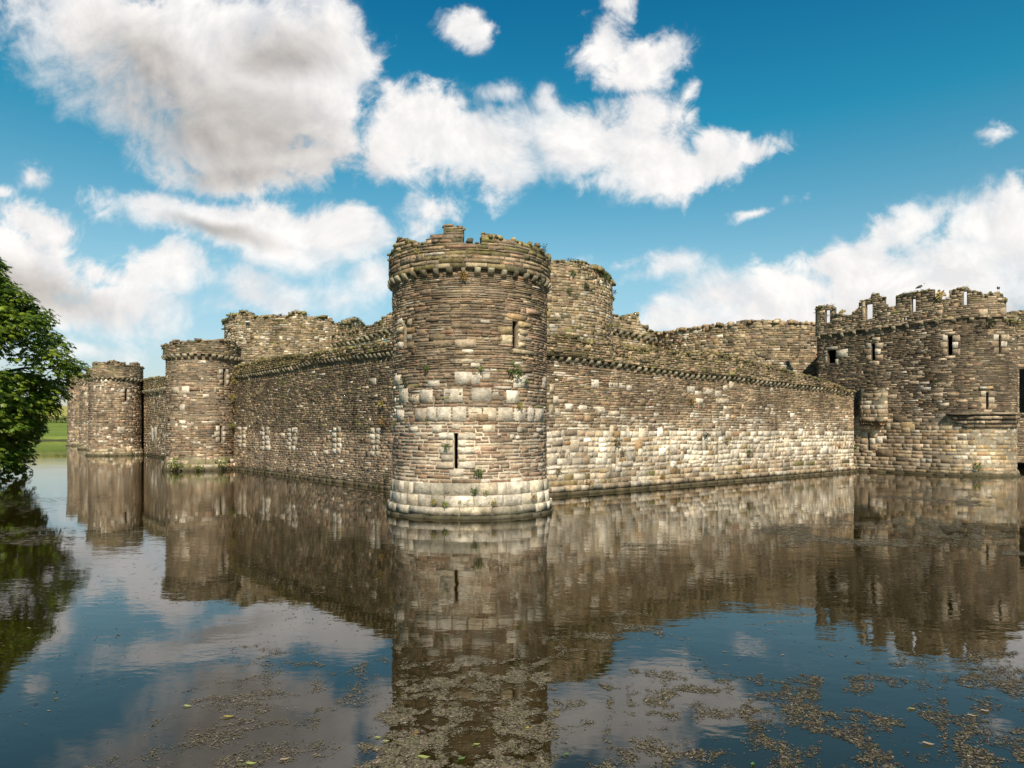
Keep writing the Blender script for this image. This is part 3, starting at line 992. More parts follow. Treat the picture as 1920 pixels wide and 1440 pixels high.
    for s0 in np.arange(0, P.L - .01, 1.5):
        s1 = min(P.L, s0 + 1.5)
        parts.append((*core(P, s0, s1, float(corb(np.array([(s0 + s1) / 2]))[0]) + .01, topf, .9, d0=.20, colf=mortar_of((.085, .068, .038), None, 10), ds=.2, dz=.12), 1))
    parts.append((*top_lumps(P, 0, P.L, topf, .8, .2, 14, (.08, .26), rng, MOSSY), 0))
    masonry('parapet', parts, t, org)
    corbels(P, np.arange(3.0, P.L - .4, .50), corb, -.02, t, org, rng, 0.78)
    return P, topf


PATH_RIGHT, TOP_RIGHT = build_right_wall()


# ------------------------------------------------------------------ the smaller round towers along the left wall
def build_round_tower(C0, R, label, sil, ztop_body, seed, loops=(), blocks=(), flange=.30, n_corb=34, lo=(.10, .19), wall_pal=0.0):
    org = (C0[0], C0[1], 0)
    t = thing('round_tower', label, 'castle tower', org, group='round towers along the left wall')
    P = ring(C0, R, 160)
    st = Stones(P, seed)
    rng = st.rng
    holes = [P.rect(*l) for l in loops]
    st.holes = holes

    def colf(s, z, n, r):
        g = fbm(s * .35, z * .5, seed + 90)
        w = np.clip((3.2 - z) / 2.5, 0, 1)
        return blend(r, n, (SLATE, .6), (DARK, .40), (RUBBLE, .20 + .2 * (g > .55)), (PALE, .07 + wall_pal + .16 * w), (REDDISH, .15), (ASHLAR, .12))
    st.courses(.9, ztop_body, lo, (.28, .8), (.015, .07), colf, gap=.03, rough=.55, tall=.08)
    for b in blocks:
        st.block_px(*b, PALE, d=.07)
    for (x0, y0, x1, y1) in loops:
        ys = np.linspace(y0, y1, 4)
        k0 = len(st.q)
        for i in range(3):
            st.block_px(x0 - 8 - 3 * (i % 2), ys[i], x0 - .4, ys[i + 1] - .8, GOLD if i else PALE, d=.06)
            st.block_px(x1 + .4, ys[i], x1 + 6 + 3 * (i % 2), ys[i + 1] - .8, PALE, d=.06)
        carve(st, k0, 'arrow_loop', t, org)
    sv, sf, sc = st.arrays()
    bat = lambda z: flange * np.clip((1.0 - z) / 1.0, 0, 1.1)
    parts = [(sv, sf, sc, 0), (*core(P, 0, P.L, .8, flat(ztop_body), .32, holes, colf=mortar_of((.15, .12, .085), None, seed)), 1), (*disc(P, ztop_body - .1, -.3, (.12, .1, .07)), 1)]
    masonry('wall', parts, t, org)
    pl = Stones(P, seed + 1)
    pl.courses(-.1, 1.0, (.22, .34), (.4, .9), (.02, .05), lambda s, z, n, r: blend(r, n, (ASHLAR, .6), (PALE, .3), (MOSSY, .4), (GOLD, .15)) * np.where(z < .12, .5, 1)[:, None], gap=.025, rough=.25)
    pv, pf, pc = pl.arrays(bat)
    masonry('plinth', [(pv, pf, pc, 0), (*core(P, 0, P.L, -1.6, flat(1.0), .8, batter=bat, colf=mortar_of((.13, .11, .07), None, seed + 2)), 1)], t, org)
    pd = .20
    top = P.profile(sil, pd)
    zs = ztop_body + .02
    pa = Stones(P, seed + 3)
    pa.courses(zs, float(np.max(top(np.linspace(0, P.L, 200)))) + .1, (.10, .18), (.25, .7), (.015, .07), lambda s, z, n, r: blend(r, n, (SLATE, .6), (DARK, .35), (MOSSY, .35), (RUBBLE, .25)), top=top, gap=.03, rough=.6)
    pv, pf, pc = pa.arrays(lambda z: pd + 0 * z)
    parts = [(pv, pf, pc, 0), (*core(P, 0, P.L, zs, top, .55, d0=pd, colf=mortar_of((.09, .075, .05), None, seed + 4), ds=.2, dz=.14), 1),
             (*top_lumps(P, 0, P.L, top, .5, pd, 9, (.10, .32), rng, DARK), 0)]
    masonry('parapet', parts, t, org)
    corbels(P, (np.arange(n_corb) + .5) / n_corb * P.L, flat(zs), 0.0, t, org, rng, 1.05)
    return P


T2 = (PX(380, 53.6), 53.6)
T3 = (PX(216, 84.4), 84.4)
T4 = (PX(187, 112.0), 112.0)
T5 = (PX(159, 140.0), 140.0)
PATH_T2 = build_round_tower(T2, 2.58, 'round stone tower with two dark slits, at the far end of the dark wall',
                            [(317, 645), (322, 640), (345, 640), (370, 638), (385, 638), (410, 638), (425, 636), (440, 640), (446, 650)], PZ(664, 51), 41,
                            loops=((418.5, 692, 423.5, 722), (412.5, 798, 416.5, 830)),
                            blocks=((375, 725, 405, 738), (341, 724, 355, 737), (337, 757, 347, 770), (380, 739, 392, 746), (336, 788, 348, 795), (351, 791, 364, 800), (341, 800, 371, 809), (344, 741, 351, 746), (376, 676, 386, 681), (323, 725, 335, 737)))
PATH_T3 = build_round_tower(T3, 2.85, 'square-shouldered round tower with broken battlements, second from the corner along the left wall',
                            [(172, 690), (174, 679), (200, 680), (203, 677), (215, 676), (222, 678), (234, 681), (236, 684), (247, 684), (249, 680), (262, 680), (263, 688)], PZ(708, 81.5), 51,
                            loops=((234.5, 730, 238.5, 752),),
                            blocks=((178, 710, 200, 716), (202, 712, 225, 720), (176, 722, 190, 734), (192, 720, 215, 727), (196, 730, 222, 738), (178, 740, 196, 746), (220, 800, 234, 812), (176, 812, 186, 818), (208, 728, 226, 733)), wall_pal=.10, n_corb=36, lo=(.16, .28))
PATH_T4 = build_round_tower(T4, 2.85, 'narrow slice of a round tower just behind the broken-topped one on the left wall',
                            [(154, 703), (160, 700), (175, 697), (190, 697), (220, 699)], PZ(718, 109), 61, blocks=((158, 735, 164, 745), (160, 755, 168, 762)), lo=(.2, .34), n_corb=30)
PATH_T5 = build_round_tower(T5, 3.0, 'farthest tower of the left wall, leftmost slice of masonry beside the green bank',
                            [(130, 703), (134, 699), (140, 704), (150, 704), (160, 702), (190, 702)], PZ(716, 137), 71, blocks=((134, 790, 138, 800), (136, 740, 142, 746)), lo=(.24, .4), n_corb=30)


def build_small_wall(a, b, label, top_pts, corb_pts, seed, blocks=()):
    P = line_path(a, b)
    org = ((a[0] + b[0]) / 2, (a[1] + b[1]) / 2, 0)
    t = thing('curtain_wall', label, 'castle wall', org, kind='thing')
    corb = P.profile(corb_pts)
    top = P.profile(top_pts, .2)
    st = Stones(P, seed)
    rng = st.rng
    st.courses(-.1, 10.5, (.14, .26), (.3, .8), (.015, .07), lambda s, z, n, r: blend(r, n, (SLATE, .5), (DARK, .55), (RUBBLE, .3), (PALE, .05 + .1 * (z < 3)), (MOSSY, .12)), top=corb, gap=.03, rough=.5)
    for bb in blocks:
        st.block_px(*bb, PALE, d=.07)
    sv, sf, sc = st.arrays()
    sc = sc * np.where(sv[:, 2] < .3, .5, 1)[:, None]
    masonry('wall', [(sv, sf, sc, 0), (*core(P, 0, P.L, -1.6, corb, 1.5, colf=mortar_of((.12, .10, .065), None, seed + 1), ds=.4, dz=.3), 1)], t, org)
    pa = Stones(P, seed + 2)
    pa.courses(6.4, 11.5, (.12, .2), (.25, .6), (.02, .09), lambda s, z, n, r: blend(r, n, (DARK, .6), (MOSSY, .6), (RUBBLE, .3)), top=top, gap=.03, rough=.7)
    pa.q[-1] = pa.q[-1][pa.q[-1][:, 2] > corb((pa.q[-1][:, 0] + pa.q[-1][:, 1]) / 2)]
    pv, pf, pc = pa.arrays(lambda z: .2 + 0 * z)
    parts = [(pv, pf, pc, 0)]
    for s0 in np.arange(0, P.L - .01, 2.0):
        s1 = min(P.L, s0 + 2.0)
        parts.append((*core(P, s0, s1, float(corb(np.array([(s0 + s1) / 2]))[0]), top, .9, d0=.2, colf=mortar_of((.085, .068, .04), None, seed + 3), ds=.25, dz=.15), 1))
    parts.append((*top_lumps(P, 0, P.L, top, .8, .2, 8, (.12, .4), rng, MOSSY), 0))
    masonry('parapet', parts, t, org)
    corbels(P, np.arange(1.0, P.L - 1.0, .75), corb, 0.0, t, org, rng, 1.3)


build_small_wall((T3[0] - 3.0, T3[1] + 9.3), (T2[0] - .3, T2[1] + 3.2), 'short stretch of dark wall between the broken-topped round tower and the tower with two slits',
                 [(255, 714), (266, 712), (280, 710), (300, 707), (322, 704)], [(255, 735), (280, 731), (300, 728), (322, 724)], 81,
                 blocks=((284, 802, 288, 826), (289, 800, 294, 824), (306, 812, 314, 826), (262, 776, 268, 782)))
build_small_wall((T4[0] - 4.0, T4[1] + 5.0), (T3[0] - 1.0, T3[1] + 2.6), 'far wall stretch mostly hidden behind the broken-topped round tower',
                 [(150, 720), (215, 712)], [(150, 736), (215, 731)], 85)
build_small_wall((T5[0] - 4.0, T5[1] + 4.0), (T4[0] - 1.0, T4[1] + 2.6), 'farthest wall stretch between the last two towers on the left',
                 [(140, 718), (187, 714)], [(140, 731), (187, 728)], 88)


# ------------------------------------------------------------------ the gate tower on the right
def smooth_path(pts, it=3):
    p = np.asarray(pts, float)
    for _ in range(it):
        q = [p[0]]
        for a, b in zip(p[:-1], p[1:]):
            q += [a * .75 + b * .25, a * .25 + b * .75]
        q.append(p[-1])
        p = np.array(q)
    return p


def build_gate_tower():
    org = (30.0, 50.0, 0)
    t = thing('gate_tower', 'broad gate tower at the right with ruined battlements pierced by tall open slots', 'castle tower', org)
    front = [(24.2, 54.1), (25.8, 51.6), (28.2, 47.9)]
    arc = smooth_path([(28.2, 47.9), (29.3, 46.2), (31.0, 44.9), (33.6, 45.0), (34.5, 47.0), (34.7, 50.0)], 3)
    pts = [(29.4, 61.5), (28.6, 60.4)] + front[:-1] + [tuple(q) for q in arc] + [(34.9, 58.0), (32.0, 61.5), (29.5, 61.5)]
    P = Path(pts)
    st = Stones(P, 101)
    rng = st.rng
    string = P.profile([(1533, 628), (1600, 619), (1680, 610), (1780, 600), (1840, 598), (1884, 601)], .0)
    zs = float(string(P.hit(1700)[0]))
    top = P.profile([(1527, 579), (1530, 575), (1562, 572), (1567, 589), (1591, 592), (1608, 579), (1613, 563), (1631, 560), (1633, 552), (1645, 550), (1646.5, 556), (1659, 556), (1661, 575), (1680, 573),
                     (1681, 555), (1694, 550), (1750, 542), (1751, 552), (1756, 560), (1779, 558), (1779.5, 543), (1813, 539), (1822, 545), (1843, 549), (1846, 554), (1851, 553), (1855, 548), (1876, 549), (1880, 556), (1885, 558), (1888, 600)], .12)
    loops = [(1634, 645, 1640.5, 676), (1777, 630, 1785.5, 666), (1873, 629, 1877, 663), (1642.5, 741, 1648.5, 779), (1849, 735, 1853.5, 767), (1627, 812, 1630.5, 844)]
    win = P.rect(1552, 657, 1567, 681)
    holes = [P.rect(*l) for l in loops] + [win]
    st.holes = holes
    s_str = [P.hit(x)[0] for x in (1722, 1748)]
    s_org = P.hit(1770)[0]
    z_ash = PZ(779, 46.5)

    def upper(s, z, n, r):
        streak = np.exp(-((s - s_str[0]) / .45) ** 2) + .5 * np.exp(-((s - s_str[1] - .6) / .4) ** 2) + .45 * np.exp(-((s - P.hit(1650)[0]) / .7) ** 2) * (z > 7)
        g = fbm(s * .5, z * .4, 97)
        return blend(r, n, (DARK * .72, 1.2), (SLATE * .75, .40), (RUBBLE * .85, .22 + .3 * (g > .58)), (ASHLAR, 1.6 * streak), (PALE, .02 + .5 * streak * (g > .45)))

    def lower(s, z, n, r):
        o = np.clip((s - s_org + .5) / .8, 0, 1) * np.clip((z - .8) / .6, 0.15, 1)
        return blend(r, n, (ASHLAR, 1.0 - .5 * o), (RUBBLE, .35 * (1 - o)), (GOLD, .10 + 2.0 * o), (PALE, .10 + .2 * o), (DARK, .12 * (1 - o)))
    st.courses(.5, z_ash, (.20, .32), (.35, .85), (.012, .035), lower, gap=.025, rough=.25, tall=.06)
    st.courses(z_ash, zs, (.08, .16), (.25, .75), (.012, .05), upper, gap=.022, rough=.5)
    for (x0, y0, x1, y1) in loops:
        k = max(3, int((y1 - y0) / 11))
        k0 = len(st.q)
        ys = np.linspace(y0 - 2, y1 + 1, k + 1)
        for i in range(k):
            st.block_px(x0 - 10 - 4 * (i % 2), ys[i], x0 - .4, ys[i + 1] - .8, ASHLAR if i else PALE, d=.055)
            st.block_px(x1 + .4, ys[i], x1 + 11 + 4 * ((i + 1) % 2), ys[i + 1] - .8, PALE if i % 2 else ASHLAR, d=.055)
        st.block_px(x0 - 5, y1 + 1, x1 + 6, y1 + 6, ASHLAR, d=.06)
        st.block_px(x0 - 5, y0 - 8, x1 + 6, y0 - 2.5, ASHLAR, d=.06)
        carve(st, k0, 'arrow_loop', t, org)
    k0 = len(st.q)
    st.block_px(1548, 650, 1571, 656, PALE, d=.07)
    st.block_px(1546, 657, 1551.5, 681, PALE, d=.06)
    st.block_px(1567.5, 655, 1590, 670, PALE, d=.06)
    st.block_px(1566, 673, 1572, 684, PALE, d=.06)
    carve(st, k0, 'window_surround', t, org)
    for b in ((1776, 736, 1798, 743), (1750, 737, 1768, 744), (1793, 749, 1812, 755), (1777, 709, 1828, 714), (1720, 695, 1730, 703), (1689, 724, 1694, 729), (1718, 735, 1728, 741), (1657, 740, 1682, 748)):
        st.block_px(*b, ASHLAR if b[0] != 1689 else PALE, d=.06)
    for x0, x1 in ((1836, 1848), (1849, 1858)):
        st.block_px(x0, 724.5, x1 + 4, 730, GOLD, d=.13, rough=.5)
    sv, sf, sc = st.arrays()
    parts = [(sv, sf, sc, 0), (*core(P, 0, P.L, .4, flat(zs), .32, holes, colf=mortar_of((.19, .155, .105), (.07, .056, .038), 11, z_ash - .1, .4), ds=.3), 1),
             (*disc(P, zs - .15, -.3, (.12, .1, .07)), 1)]
    masonry('wall', parts, t, org)

    # plinth, spreading slightly into the water
    pl = Stones(P, 102)
    bat = lambda z: .16 * np.clip((.55 - z) / .5, 0, 1.2)
    pl.courses(-.12, .12, (.23, .24), (.6, 1.3), (.05, .08), lambda s, z, n, r: pick(r, ASHLAR, n) * .5, gap=.02, wave=0, tall=0, rough=.12)
    pl.courses(.12, .56, (.21, .22), (.5, 1.0), (.02, .04), lambda s, z, n, r: blend(r, n, (ASHLAR, .8), (GOLD, .3)), gap=.02, wave=0, tall=0, rough=.15)
    pv, pf, pc = pl.arrays(bat)
    masonry('plinth', [(pv, pf, pc, 0), (*core(P, 0, P.L, -1.6, flat(.5), .8, batter=bat, colf=mortar_of((.13, .105, .07), None, 12), ds=.4), 1)], t, org)

    # oversailing stepped courses round the right-hand corner
    sb0, sb1 = P.hit(1776)[0], P.hit(1884)[0] + 1.0
    for i, (za, zb, dd, cut) in enumerate(((0, .16, .42, 0), (-.30, -.06, .30, .25), (-.58, -.34, .20, .5), (-.86, -.62, .11, .9))):
        ps = Stones(P, 110 + i)
        ps.courses(z_ash + za, z_ash + zb, (zb - za, zb - za + .01), (.5, 1.2), (dd, dd + .03), lambda s, z, n, r: blend(r, n, (DARK, .6), (ASHLAR, .5)), s0=sb0 + cut, s1=sb1, gap=.015, wave=0, tall=0, rough=.15)
        pv, pf, pc = ps.arrays()
        masonry('corbelled_course', [(pv, pf, pc, 0), (*core(P, sb0 + cut, sb1, z_ash + za, flat(z_ash + zb), dd + .3, d0=dd - .04, colf=mortar_of((.08, .065, .045), None, 13), dz=.12), 1)], t, org)

    # battlements: merlons with open slots, broken down between
    slots = [(1547, 581, 1556, 605), (1623, 570, 1636, 598), (1709, 560, 1717, 585), (1807, 546, 1813, 572), (1694.5, 595, 1700, 601)]
    hol2 = [P.rect(*q, .12) for q in slots]
    pa = Stones(P, 121)
    pa.holes = hol2
    s_end = P.hit(1886)[0] + 2.2
    s_beg = P.hit(1531, .12)[0] - .25
    pa.courses(zs, 13.6, (.10, .18), (.22, .65), (.012, .06), lambda s, z, n, r: blend(r, n, (SLATE, .5), (RUBBLE, .45), (DARK, .35), (ASHLAR, .22), (MOSSY, .10)), s0=s_beg, s1=s_end, top=top, gap=.025, rough=.55)
    pa.courses(zs - .07, zs + .10, (.17, .18), (.5, 1.1), (.03, .05), lambda s, z, n, r: blend(r, n, (DARK, .7), (ASHLAR, .4)), s0=s_beg, s1=s_end, gap=.012, wave=0, tall=0, rough=.2)
    for q in ((1834, 580, 1850, 592), (1873, 578, 1884, 592), (1757, 582, 1768, 592), (1617, 564, 1624, 594)):
        pa.block_px(*q, ASHLAR, d=.07)
    pv, pf, pc = pa.arrays(lambda z: .12 + 0 * z)
    parts = [(pv, pf, pc, 0), (*core(P, s_beg, s_end, zs - .06, top, .24, hol2, d0=.12, colf=mortar_of((.10, .08, .053), None, 14), ds=.16, dz=.13), 1),
             (*top_lumps(P, s_beg, s_end, top, .22, .12, 8, (.10, .24), rng, MOSSY), 0)]
    # inner face of the merlons, seen through the slots
    masonry('parapet', parts, t, org)
    corbels(P, np.arange(s_beg + .4, s_end, .97), flat(zs - .05), -.10, t, org, rng, .95)

    # little corbelled closet in the angle with the long wall
    X = Path([(26.35, 52.0), (25.86, 50.65), (26.3, 49.9), (26.75, 49.25), (28.0, 49.6)])
    gt = Stones(X, 131)
    za, zb = PZ(790, 49.7), PZ(727, 49.7)
    gt.courses(za, zb - .2, (.22, .36), (.3, .7), (.02, .04), lambda s, z, n, r: blend(r, n, (ASHLAR * .85, .8), (RUBBLE, .4), (PALE, .08), (GOLD, .15)), gap=.02, rough=.25, tall=0)
    gt.courses(zb - .2, zb, (.19, .2), (.6, 1.0), (.08, .11), lambda s, z, n, r: blend(r, n, (ASHLAR, .5), (PALE, .2), (MOSSY, .4)), gap=.02, rough=.3, tall=0)
    gt.courses(za - .28, za - .02, (.25, .26), (.28, .5), (-.22, -.16), lambda s, z, n, r: blend(r, n, (GOLD, .7), (DARK, .4)), gap=.12, rough=.2, tall=0)
    gv, gf, gc = gt.arrays()
    parts = [(gv, gf, gc, 0), (*core(X, 0, X.L, za, flat(zb), 1.2, colf=mortar_of((.13, .11, .075), None, 15)), 1), (*core(X, 0, X.L, za - .3, flat(za), .9, d0=-.26, colf=mortar_of((.10, .085, .06), None, 15)), 1)]
    masonry('closet', parts, t, org)
    return P, top


PATH_GATE, TOP_GATE = build_gate_tower()


def build_gate_wall():
    """the wall of the gate passage beyond the tower, cut by the frame's edge"""
    org = (40.0, 53.5, 0)
    t = thing('gate_wall', 'mossy wall beyond the gate tower at the right edge, with a dark arched recess', 'castle wall', org, kind='thing')
    P = Path([(35.6, 53.8), (39.5, 53.4), (47.0, 52.2)])
    top = P.profile([(1888, 592), (1893, 587), (1901, 584), (1912, 583), (1926, 585)])
    zt = PZ(630, 53.5)
    st = Stones(P, 141)
    rng = st.rng
    s0 = P.hit(1911)[0]
    holes = [(s0, s0 + 2.6, PZ(775, 53.4), PZ(692, 53.4)), (P.hit(1894)[0], s0 + 2.8, -.5, PZ(868, 53.4))]
    st.holes = holes
    st.courses(0, zt, (.11, .2), (.25, .7), (.015, .06), lambda s, z, n, r: blend(r, n, (SLATE, .4), (DARK, .8), (RUBBLE, .3), (ASHLAR, .25 * (z > 4))), gap=.025, rough=.5)
    st.courses(PZ(781, 53.4), PZ(775, 53.4), (.22, .23), (.5, 1.2), (.22, .26), lambda s, z, n, r: pick(r, DARK, n), gap=.02, rough=.2, tall=0)
    st.courses(zt, zt + .2, (.19, .2), (.4, 1.0), (.18, .22), lambda s, z, n, r: blend(r, n, (DARK, .5), (MOSSY, .5)), gap=.02, rough=.3, tall=0)
    st.courses(zt + .2, 13, (.11, .2), (.25, .6), (.05, .1), lambda s, z, n, r: blend(r, n, (RUBBLE, .4), (MOSSY, .6), (DARK, .4)), top=top, gap=.03, rough=.7)
    sv, sf, sc = st.arrays()
    wb = -1.4
    parts = [(sv, sf, sc, 0), (*core(P, 0, P.L, wb, top, 1.6, holes, colf=mortar_of((.09, .075, .05), None, 16), ds=.3), 1),
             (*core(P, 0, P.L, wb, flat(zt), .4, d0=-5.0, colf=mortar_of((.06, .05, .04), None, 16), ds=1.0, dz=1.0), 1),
             (*top_lumps(P, 0, P.L, top, 1.3, .05, 12, (.12, .35), rng, MOSSY), 0)]
    masonry('wall', parts, t, org)
    corbels(P, np.arange(.5, P.L, .7), flat(zt), .02, t, org, rng, .9)


build_gate_wall()


# ------------------------------------------------------------------ the inner ward, rising behind
def build_inner_tower(C0, R, label, sil, zb, seed, pale=.2, lumps_pal=MOSSY, green=.2, window=None, dark=0.0):
    org = (C0[0], C0[1], 0)
    t = thing('inner_tower', label, 'castle tower', org)
    P = ring(C0, R, 200)
    top = P.profile(sil)
    st = Stones(P, seed)
    rng = st.rng
    holes = [P.rect(*w) for w in (window or [])]
    st.holes = holes
    zt = float(np.max(top(np.linspace(0, P.L, 300))))

    def colf(s, z, n, r):
        g = fbm(s * .3, z * .4, seed + 90)
        h = np.clip((z - zt + 2.5) / 2.5, 0, 1)
        return blend(r, n, (RUBBLE, .75), (SLATE, .3), (DARK, .12 + dark), (PALE, pale * (.35 + 1.1 * (g > .5))), (GOLD, .10), (MOSSY, green * (.4 + 1.2 * h)))
    st.courses(zb, zt + .1, (.15, .27), (.25, .62), (.015, .09), colf, top=top, gap=.035, rough=.6, tall=.14, wave=.12)
    sv, sf, sc = st.arrays()
    parts = [(sv, sf, sc, 0), (*core(P, 0, P.L, zb - 5.5, top, 1.2, holes, colf=mortar_of((.15, .125, .08), None, seed), ds=.3, dz=.24), 1),
             (*top_lumps(P, 0, P.L, top, 1.0, 0.05, 6, (.15, .5), rng, lumps_pal), 0), (*disc(P, zt - 2.2, -.4, (.12, .1, .06)), 1)]
    masonry('wall', parts, t, org)
    return t, P, top


IT_A = build_inner_tower((PX(1000, 55.5), 55.5), 6.35, 'tall plant-tufted drum tower of the inner castle right behind the corner tower',
                         [(890, 480), (960, 486), (1036, 489), (1060, 488), (1088, 490), (1108, 497), (1124, 505), (1142, 517), (1152, 533), (1157, 556)], 6.2, 201, pale=.32, green=.35)
IT_B = build_inner_tower((PX(556, 81.0), 81.0), 7.9, 'wide ruined inner tower with knobbly broken top, standing behind the dark left wall',
                         [(428, 597), (430, 590), (443, 589), (444, 596), (448, 585), (457, 583), (468, 588), (471, 595), (501, 591), (540, 593), (547, 586), (559, 583), (573, 587), (576, 594), (589, 595), (606, 594),
                          (607, 592), (622, 596), (624, 605), (639, 607), (653, 606), (657, 599), (671, 597), (679, 604), (684, 618)], 8.0, 211, pale=.42, green=.18)
IT_C = build_inner_tower((23.6, 68.6), 10.2, 'broad curved inner tower with plain level top, between drum tower and gate tower',
                         [(1232, 626), (1245, 623), (1290, 616), (1340, 608), (1400, 602), (1430, 601), (1480, 602), (1530, 606), (1560, 610), (1640, 620)], 5.6, 221, pale=.10, green=.05, dark=.12, lumps_pal=RUBBLE)


def build_inner_wall(a, b, label, top_pts, corb_pts, seed):
    P = line_path(a, b)
    org = ((a[0] + b[0]) / 2, (a[1] + b[1]) / 2, 0)
    t = thing('inner_wall', label, 'castle wall', org, kind='thing')
    top = P.profile(top_pts, .25)
    corb = P.profile(corb_pts)
    st = Stones(P, seed)
    rng = st.rng
    pal = lambda s, z, n, r: blend(r, n, (RUBBLE, .8), (SLATE, .3), (PALE, .25), (GOLD, .1), (MOSSY, .15))
    st.courses(6.0, 15, (.16, .28), (.3, .7), (.015, .07), pal, top=corb, gap=.035, rough=.5, tall=.12)
    sv, sf, sc = st.arrays()
    masonry('wall', [(sv, sf, sc, 0), (*core(P, 0, P.L, .9, corb, 1.6, colf=mortar_of((.16, .13, .085), None, seed), ds=.4, dz=.3), 1)], t, org)
    pa = Stones(P, seed + 1)
    pa.courses(8.5, 17, (.16, .28), (.3, .7), (.015, .08), lambda s, z, n, r: blend(r, n, (RUBBLE, .8), (SLATE, .3), (PALE, .2), (MOSSY, .3)), top=top, gap=.035, rough=.6)
    pa.q[-1] = pa.q[-1][pa.q[-1][:, 2] > corb((pa.q[-1][:, 0] + pa.q[-1][:, 1]) / 2)]
    pv, pf, pc = pa.arrays(lambda z: .25 + 0 * z)
    parts = [(pv, pf, pc, 0)]
    for s0 in np.arange(0, P.L - .01, 2.0):
        s1 = min(P.L, s0 + 2.0)
        parts.append((*core(P, s0, s1, float(corb(np.array([(s0 + s1) / 2]))[0]), top, .8, d0=.25, colf=mortar_of((.14, .115, .075), None, seed + 3), ds=.25, dz=.15), 1))
    parts.append((*top_lumps(P, 0, P.L, top, .7, .25, 7, (.15, .45), rng, MOSSY), 0))
    masonry('parapet', parts, t, org)
    corbels(P, np.arange(1.0, P.L - 1.0, .85), corb, 0.0, t, org, rng, 1.3)
    return P


ca, cb = np.array([PX(1000, 55.5), 55.5]), np.array([PX(556, 81.0), 81.0])
INNER_L = build_inner_wall(tuple(cb), tuple(ca), 'high inner wall stepping up to the corner tower from the knobbly wide inner tower',
                           [(676, 618), (686, 613), (712, 602), (724, 591), (741, 583), (800, 560)], [(664, 640), (700, 628), (739, 617), (800, 598)], 231)
INNER_R = build_inner_wall(tuple(ca), (15.8, 67.0), 'high inner wall with a broken turret stub, right of the plant-tufted drum tower',
                           [(1140, 588), (1157, 591), (1174, 597), (1177, 592), (1178, 589), (1197, 588), (1199, 600), (1204, 610), (1222, 620), (1240, 625), (1260, 627)], [(1150, 618), (1157, 620), (1200, 630), (1247, 643)], 241)

# ------------------------------------------------------------------ ground, water, hill
M_GRASS, t_, b_ = new_mat('meadow_grass')
tcn = t_.add('ShaderNodeTexCoord')
p_ = tcn.outputs['Object']
g_ = t_.mix(t_.smooth(t_.noise(p_, .012, 4, .6), .42, .6), (.13, .20, .03), (.22, .27, .05))
# the upper meadow is mown hay, straw yellow; it begins at a hedge line across the slope
sp_ = t_.add('ShaderNodeSeparateXYZ')
t_.l.new(p_, sp_.inputs[0])
g_ = t_.mix(t_.smooth(t_.math('ADD', sp_.outputs[2], t_.math('MULTIPLY', t_.noise(p_, .02, 3, .5), 2.0)), 8.6, 9.2), g_, (.42, .36, .10))
g_ = t_.mix(t_.smooth(t_.noise(p_, .6, 6, .7), .40, .7, 0, .6), g_, (.05, .07, .018))
g_ = t_.mix(t_.smooth(t_.noise(t_.mapping(p_, scale=(.35, 1, 1)), .09, 6, .7), .45, .62, 0, .5), g_, (.20, .20, .05))
g_ = t_.mix(t_.smooth(t_.math('ADD', sp_.outputs[2], t_.math('MULTIPLY', t_.noise(p_, .8, 5, .6), .5)), .45, .85, .9, 0.0), g_, (.055, .045, .03))
t_.set(b_.inputs['Base Color'], g_)
b_.inputs['Roughness'].default_value = 0.95
b_.inputs['Specular IOR Level'].default_value = 0.1
bp_ = t_.add('ShaderNodeBump')
bp_.inputs['Distance'].default_value = .15
t_.set(bp_.inputs['Height'], t_.noise(p_, 3.0, 6, .7))
t_.l.new(bp_.outputs[0], b_.inputs['Normal'])


def bank_x(Y):
    return np.where(Y > 36, -34.0 - .80 * (Y - 36), -34.0)


def ground_height(X, Y):
    d = np.minimum.reduce([Y - 4.2, X - bank_x(Y), 214.0 - Y + 3 * np.sin(X * .05), 95.0 - X])
    h = np.clip(-d / 3.0, -1, 1) * 1.35 + 0.05
    k = np.clip((Y - 220) / 330, 0, 1)
    hill = 19.5 * k * k * (3 - 2 * k) * (.85 + .3 * fbm(X * .006 + 9, Y * .006, 77, 3))
    hill = hill + np.clip((Y - 560) / 1500, 0, 1) * 10
    left = np.clip((bank_x(Y) - 20 - X) / 150, 0, 1) * 4 * np.clip((220 - Y) / 100, 0, 1)
    return h + hill + left


def axis(a, b, fine, lo, hi, k=1.18):
    m = list(np.arange(a, b, fine))
    st, v = fine, a
    L = []
    while v > lo:
        st *= k
        v -= st
        L.append(v)
    R = []
    st, v = fine, m[-1]
    while v < hi:
        st *= k
        v += st
        R.append(v)
    return np.array(L[::-1] + m + R)


gx, gy = axis(-230, 110, 2.5, -3500, 3500), axis(-12, 235, 2.5, -1500, 4500)
Xg, Yg = np.meshgrid(gx, gy, indexing='ij')
Zg = ground_height(Xg, Yg)
I_ = np.arange(Xg.size).reshape(Xg.shape)
gme = mesh_from('ground', np.stack([Xg, Yg, Zg], -1).reshape(-1, 3), [np.stack([I_[:-1, :-1], I_[1:, :-1], I_[1:, 1:], I_[:-1, 1:]], -1).reshape(-1, 4)], [M_GRASS], smooth=True)
tag(link('ground', gme), 'green meadow rising to a straw-coloured field beyond the water', 'ground', kind='structure')

# the lawn of the wards inside the walls
lawn = [(-.4, 29.8), (26, 52), (30, 56), (40, 57), (60, 90), (20, 150), (-80, 150), (-85, 140), (-67, 114), (-47, 88), (-23, 57)]
lme = mesh_from('ward_lawn', [(x, y, .95) for x, y in lawn] + [(0, 90, .95)], [np.array([(i, (i + 1) % len(lawn), len(lawn)) for i in range(len(lawn))])], [M_GRASS])
tag(link('ward_lawn', lme), 'grass of the castle wards inside the walls', 'ground', kind='structure')

